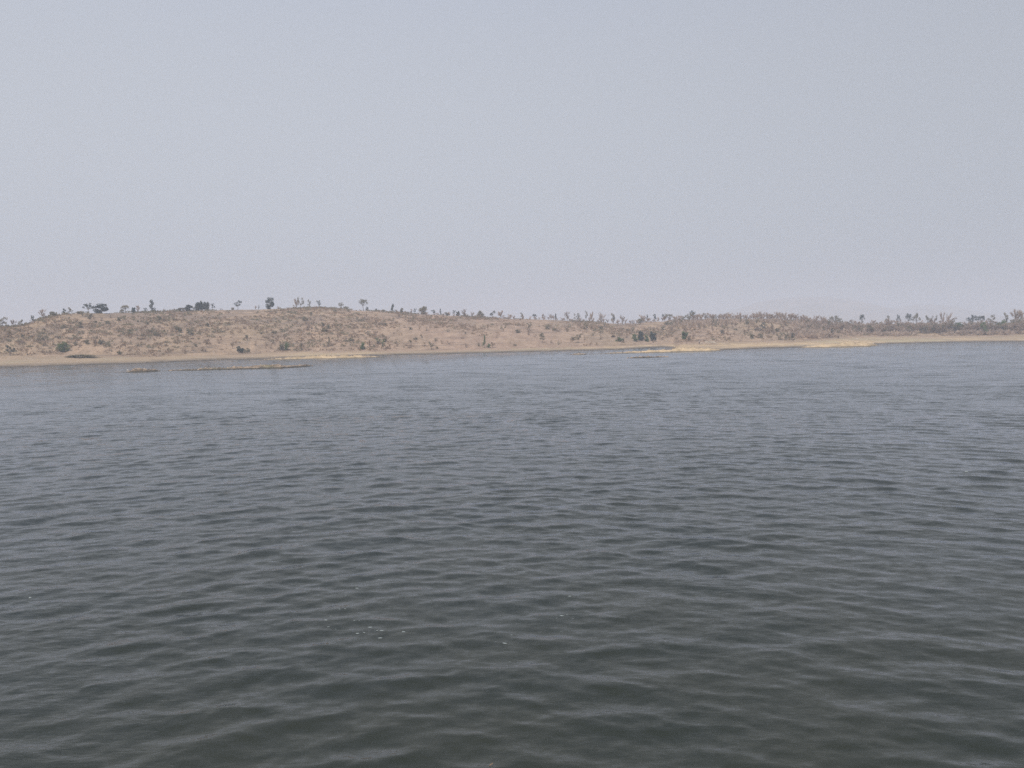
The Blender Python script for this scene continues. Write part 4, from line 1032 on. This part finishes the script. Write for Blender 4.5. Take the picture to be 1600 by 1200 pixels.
def cow(px, py, yaw, label, graze=False, scale=1.0, hide='hide'):
    az, d, z = place(px, py)
    e = bpy.data.objects.new('cow', None); scene.collection.objects.link(e)
    x, y = pol(az, d); e.location = (x, y, z); e.rotation_euler = (0, 0, yaw-az); e.scale = (scale,)*3
    hz = 0.35 if graze else 1.35; hx = 1.15
    V = [(-.70, 0, 1.12), (-.25, 0, 1.02), (.25, 0, 1.02), (.62, 0, 1.12), (.88, 0, 1.15 if not graze else .9), (hx, 0, hz), (hx+.22 if not graze else hx+.1, 0, hz-.14), (hx+.36 if not graze else hx+.16, 0, hz-.24)]
    E = [(0, 1), (1, 2), (2, 3), (3, 4), (4, 5), (5, 6), (6, 7)]
    rad = [(.24, .27), (.30, .34), (.30, .35), (.24, .30), (.14, .20), .13, .10, .075]
    def chain(at, pts, rs_):
        k = at
        for p, r in zip(pts, rs_):
            V.append(p); rad.append(r); E.append((k, len(V)-1)); k = len(V)-1
    for s, o in ((.17, .06), (-.17, -.06)):
        chain(0, [(-.72, s, .85), (-.62, s, .66), (-.80, s, .45), (-.76+o, s, .10), (-.72+o, s, .02)], [.15, .10, .06, .045, .055])
        chain(3, [(.58, s, .80), (.60+o, s, .46), (.58+o, s, .10), (.62+o, s, .02)], [.11, .065, .045, .055])
    skin_body('body', V, E, rad, M[hide], e, 1, 2)
    skin_body('tail', [(-.90, 0, 1.20), (-1.0, 0, .85), (-.99, 0, .45)], [(0, 1), (1, 2)], [.035, .025, .045], M[hide], e, 0, 1)
    skin_body('hump', [(.50, 0, 1.40), (.62, 0, 1.46)], [(0, 1)], [.10, .09], M[hide], e, 0, 1)
    for s in (-1, 1):
        skin_body('ear', [(hx-.02, s*.10, hz+.02), (hx-.04, s*.27, hz-.03)], [(0, 1)], [.035, .03], M[hide], e, 0, 1)
        skin_body('horn', [(hx-.02, s*.06, hz+.10), (hx-.05, s*.14, hz+.24), (hx-.02, s*.13, hz+.36)], [(0, 1), (1, 2)], [.03, .022, .01], M['horn'], e, 0, 1)
        skin_body('eye', [(hx+.10, s*.10, hz-.03), (hx+.11, s*.115, hz-.03)], [(0, 1)], [.015, .012], M['horn'], e, 0, 1)
    tag(e, label, 'cow', 'white cattle on the sand'); return e
person(1092.7, 538.0, 'person in white top and dark trousers standing left of the cattle')
cow(1096.2, 538.3, R(60), 'small white calf right beside the standing person', True, 0.62)
cow(1105, 538.2, R(160), 'white cow standing nearest to the person and calf', False, 0.88)
cow(1110.5, 537.6, R(10), 'cream cow grazing between the two white ones', True, 0.8)
cow(1115, 538.4, R(-30), 'white cow at the right end of the small herd', True, 0.88)

# ---------------------------------------------------------------- foam flecks and floating bits
def water_point(px, py):
    az, t = ray(px, py); d = -CAM_H/t
    X_, Y_, H_ = wave(np.array([az]), np.array([d]), np.array([0.05]))
    return float(X_[0, 0]), float(Y_[0, 0]), float(H_[0, 0]), d
M['foam'] = plain('white_foam', (0.34, 0.37, 0.35), 0.5)
fz = [(745, 90), (800, 95), (845, 90), (555, 155), (600, 165), (615, 145), (505, 190), (450, 228), (475, 255), (395, 285), (418, 298), (447, 297), (375, 326), (350, 350), (362, 383), (400, 392), (490, 355), (515, 358),
      (570, 386), (605, 402), (628, 402), (620, 435), (505, 415), (540, 412), (1155, 55), (1215, 70), (1235, 72), (1238, 92), (1285, 95), (1340, 108), (1425, 108), (1518, 175), (1515, 220), (1535, 208), (1570, 232),
      (1562, 268), (1595, 300), (1505, 342), (1530, 330), (1555, 323), (1585, 342), (1525, 400), (1280, 425), (1200, 458), (1243, 465), (1270, 550), (737, 408)]
fm = []
for k in range(3):
    b = Buf(); n = 7
    rnd = random.Random(k)
    top = (0, 0, .35)
    ring = [(math.cos(6.283*i/n)*rnd.uniform(.7, 1.2), math.sin(6.283*i/n)*rnd.uniform(.5, 1), 0) for i in range(n)]
    ring2 = [(x*.6, y*.6, .28) for x, y, _ in ring]
    b.v = [top]+ring2+ring+[(x, y, -.3) for x, y, _ in ring]
    for i in range(n):
        j = (i+1) % n
        b.t += [(0, 1+i, 1+j), (1+i, 1+n+i, 1+n+j), (1+i, 1+n+j, 1+j), (1+n+i, 1+2*n+i, 1+2*n+j), (1+n+i, 1+2*n+j, 1+n+j)]
    fm.append(b.mesh('foam_fleck', M['foam']))
for i, (zx, zy) in enumerate(fz):
    x, y, z, d = water_point(400+zx/3.2, 860+zy/3.2)
    o = link('foam_fleck', fm[i % 3]); s = rs.choice([0.009, 0.012, 0.016, 0.026]); o.location = (x, y, z+0.004); o.scale = (s*2.2, s*1.2, s*0.7); o.rotation_euler = (0, 0, rs.uniform(-.5, .5))
    tag(o, 'tiny white foam fleck in the left arc on the water' if zx < 1000 else 'tiny white foam fleck in the right arc on the water', 'foam', 'foam flecks on the near water')
for px, py, s, lb in ((47, 934, .035, 'lone white floating fleck near the left picture edge'), (1510, 737, .07, 'pale floating scrap on the water near the right picture edge')):
    x, y, z, d = water_point(px, py); o = link('floating_scrap', fm[0]); o.location = (x, y, z+.01); o.scale = (s*1.3, s, s*1.3); tag(o, lb, 'debris')
lm_ = Buf(); lm_.v = [(-1, 0, 0), (-.3, .35, .1), (.5, .3, .12), (1, 0, .25), (.5, -.3, .1), (-.3, -.35, .06), (-1, 0, -.15), (1, 0, .1)]
lm_.t = [(0, 1, 5), (1, 2, 4), (1, 4, 5), (2, 3, 4), (6, 5, 1), (7, 4, 2)]
x, y, z, d = water_point(767, 1196); o = link('floating_leaf', lm_.mesh('floating_leaf', M['leaf_brown'])); o.location = (x, y, z+.012); o.scale = (.05, .045, .06); o.rotation_euler = (0, 0, .8)
tag(o, 'small brown leaf floating at the bottom picture edge', 'leaf')

# ---------------------------------------------------------------- haze
hb = Buf(); prism(hb, -4300, 4300, -60, 3900, -5.0, 125.0)
hm = bpy.data.materials.new('haze_air'); hm.use_nodes = True
hn = hm.node_tree.nodes; hn.remove(hn['Principled BSDF'])
vol = hn.new('ShaderNodeVolumePrincipled')
vol.inputs['Color'].default_value = (0.88, 0.925, 1.0, 1); vol.inputs['Density'].default_value = 0.0007; vol.inputs['Anisotropy'].default_value = 0.0
hm.node_tree.links.new(vol.outputs[0], hn['Material Output'].inputs['Volume'])
tag(link('haze', hb.mesh('haze', hm)), 'pale dust haze over the lake', 'haze', kind='stuff')
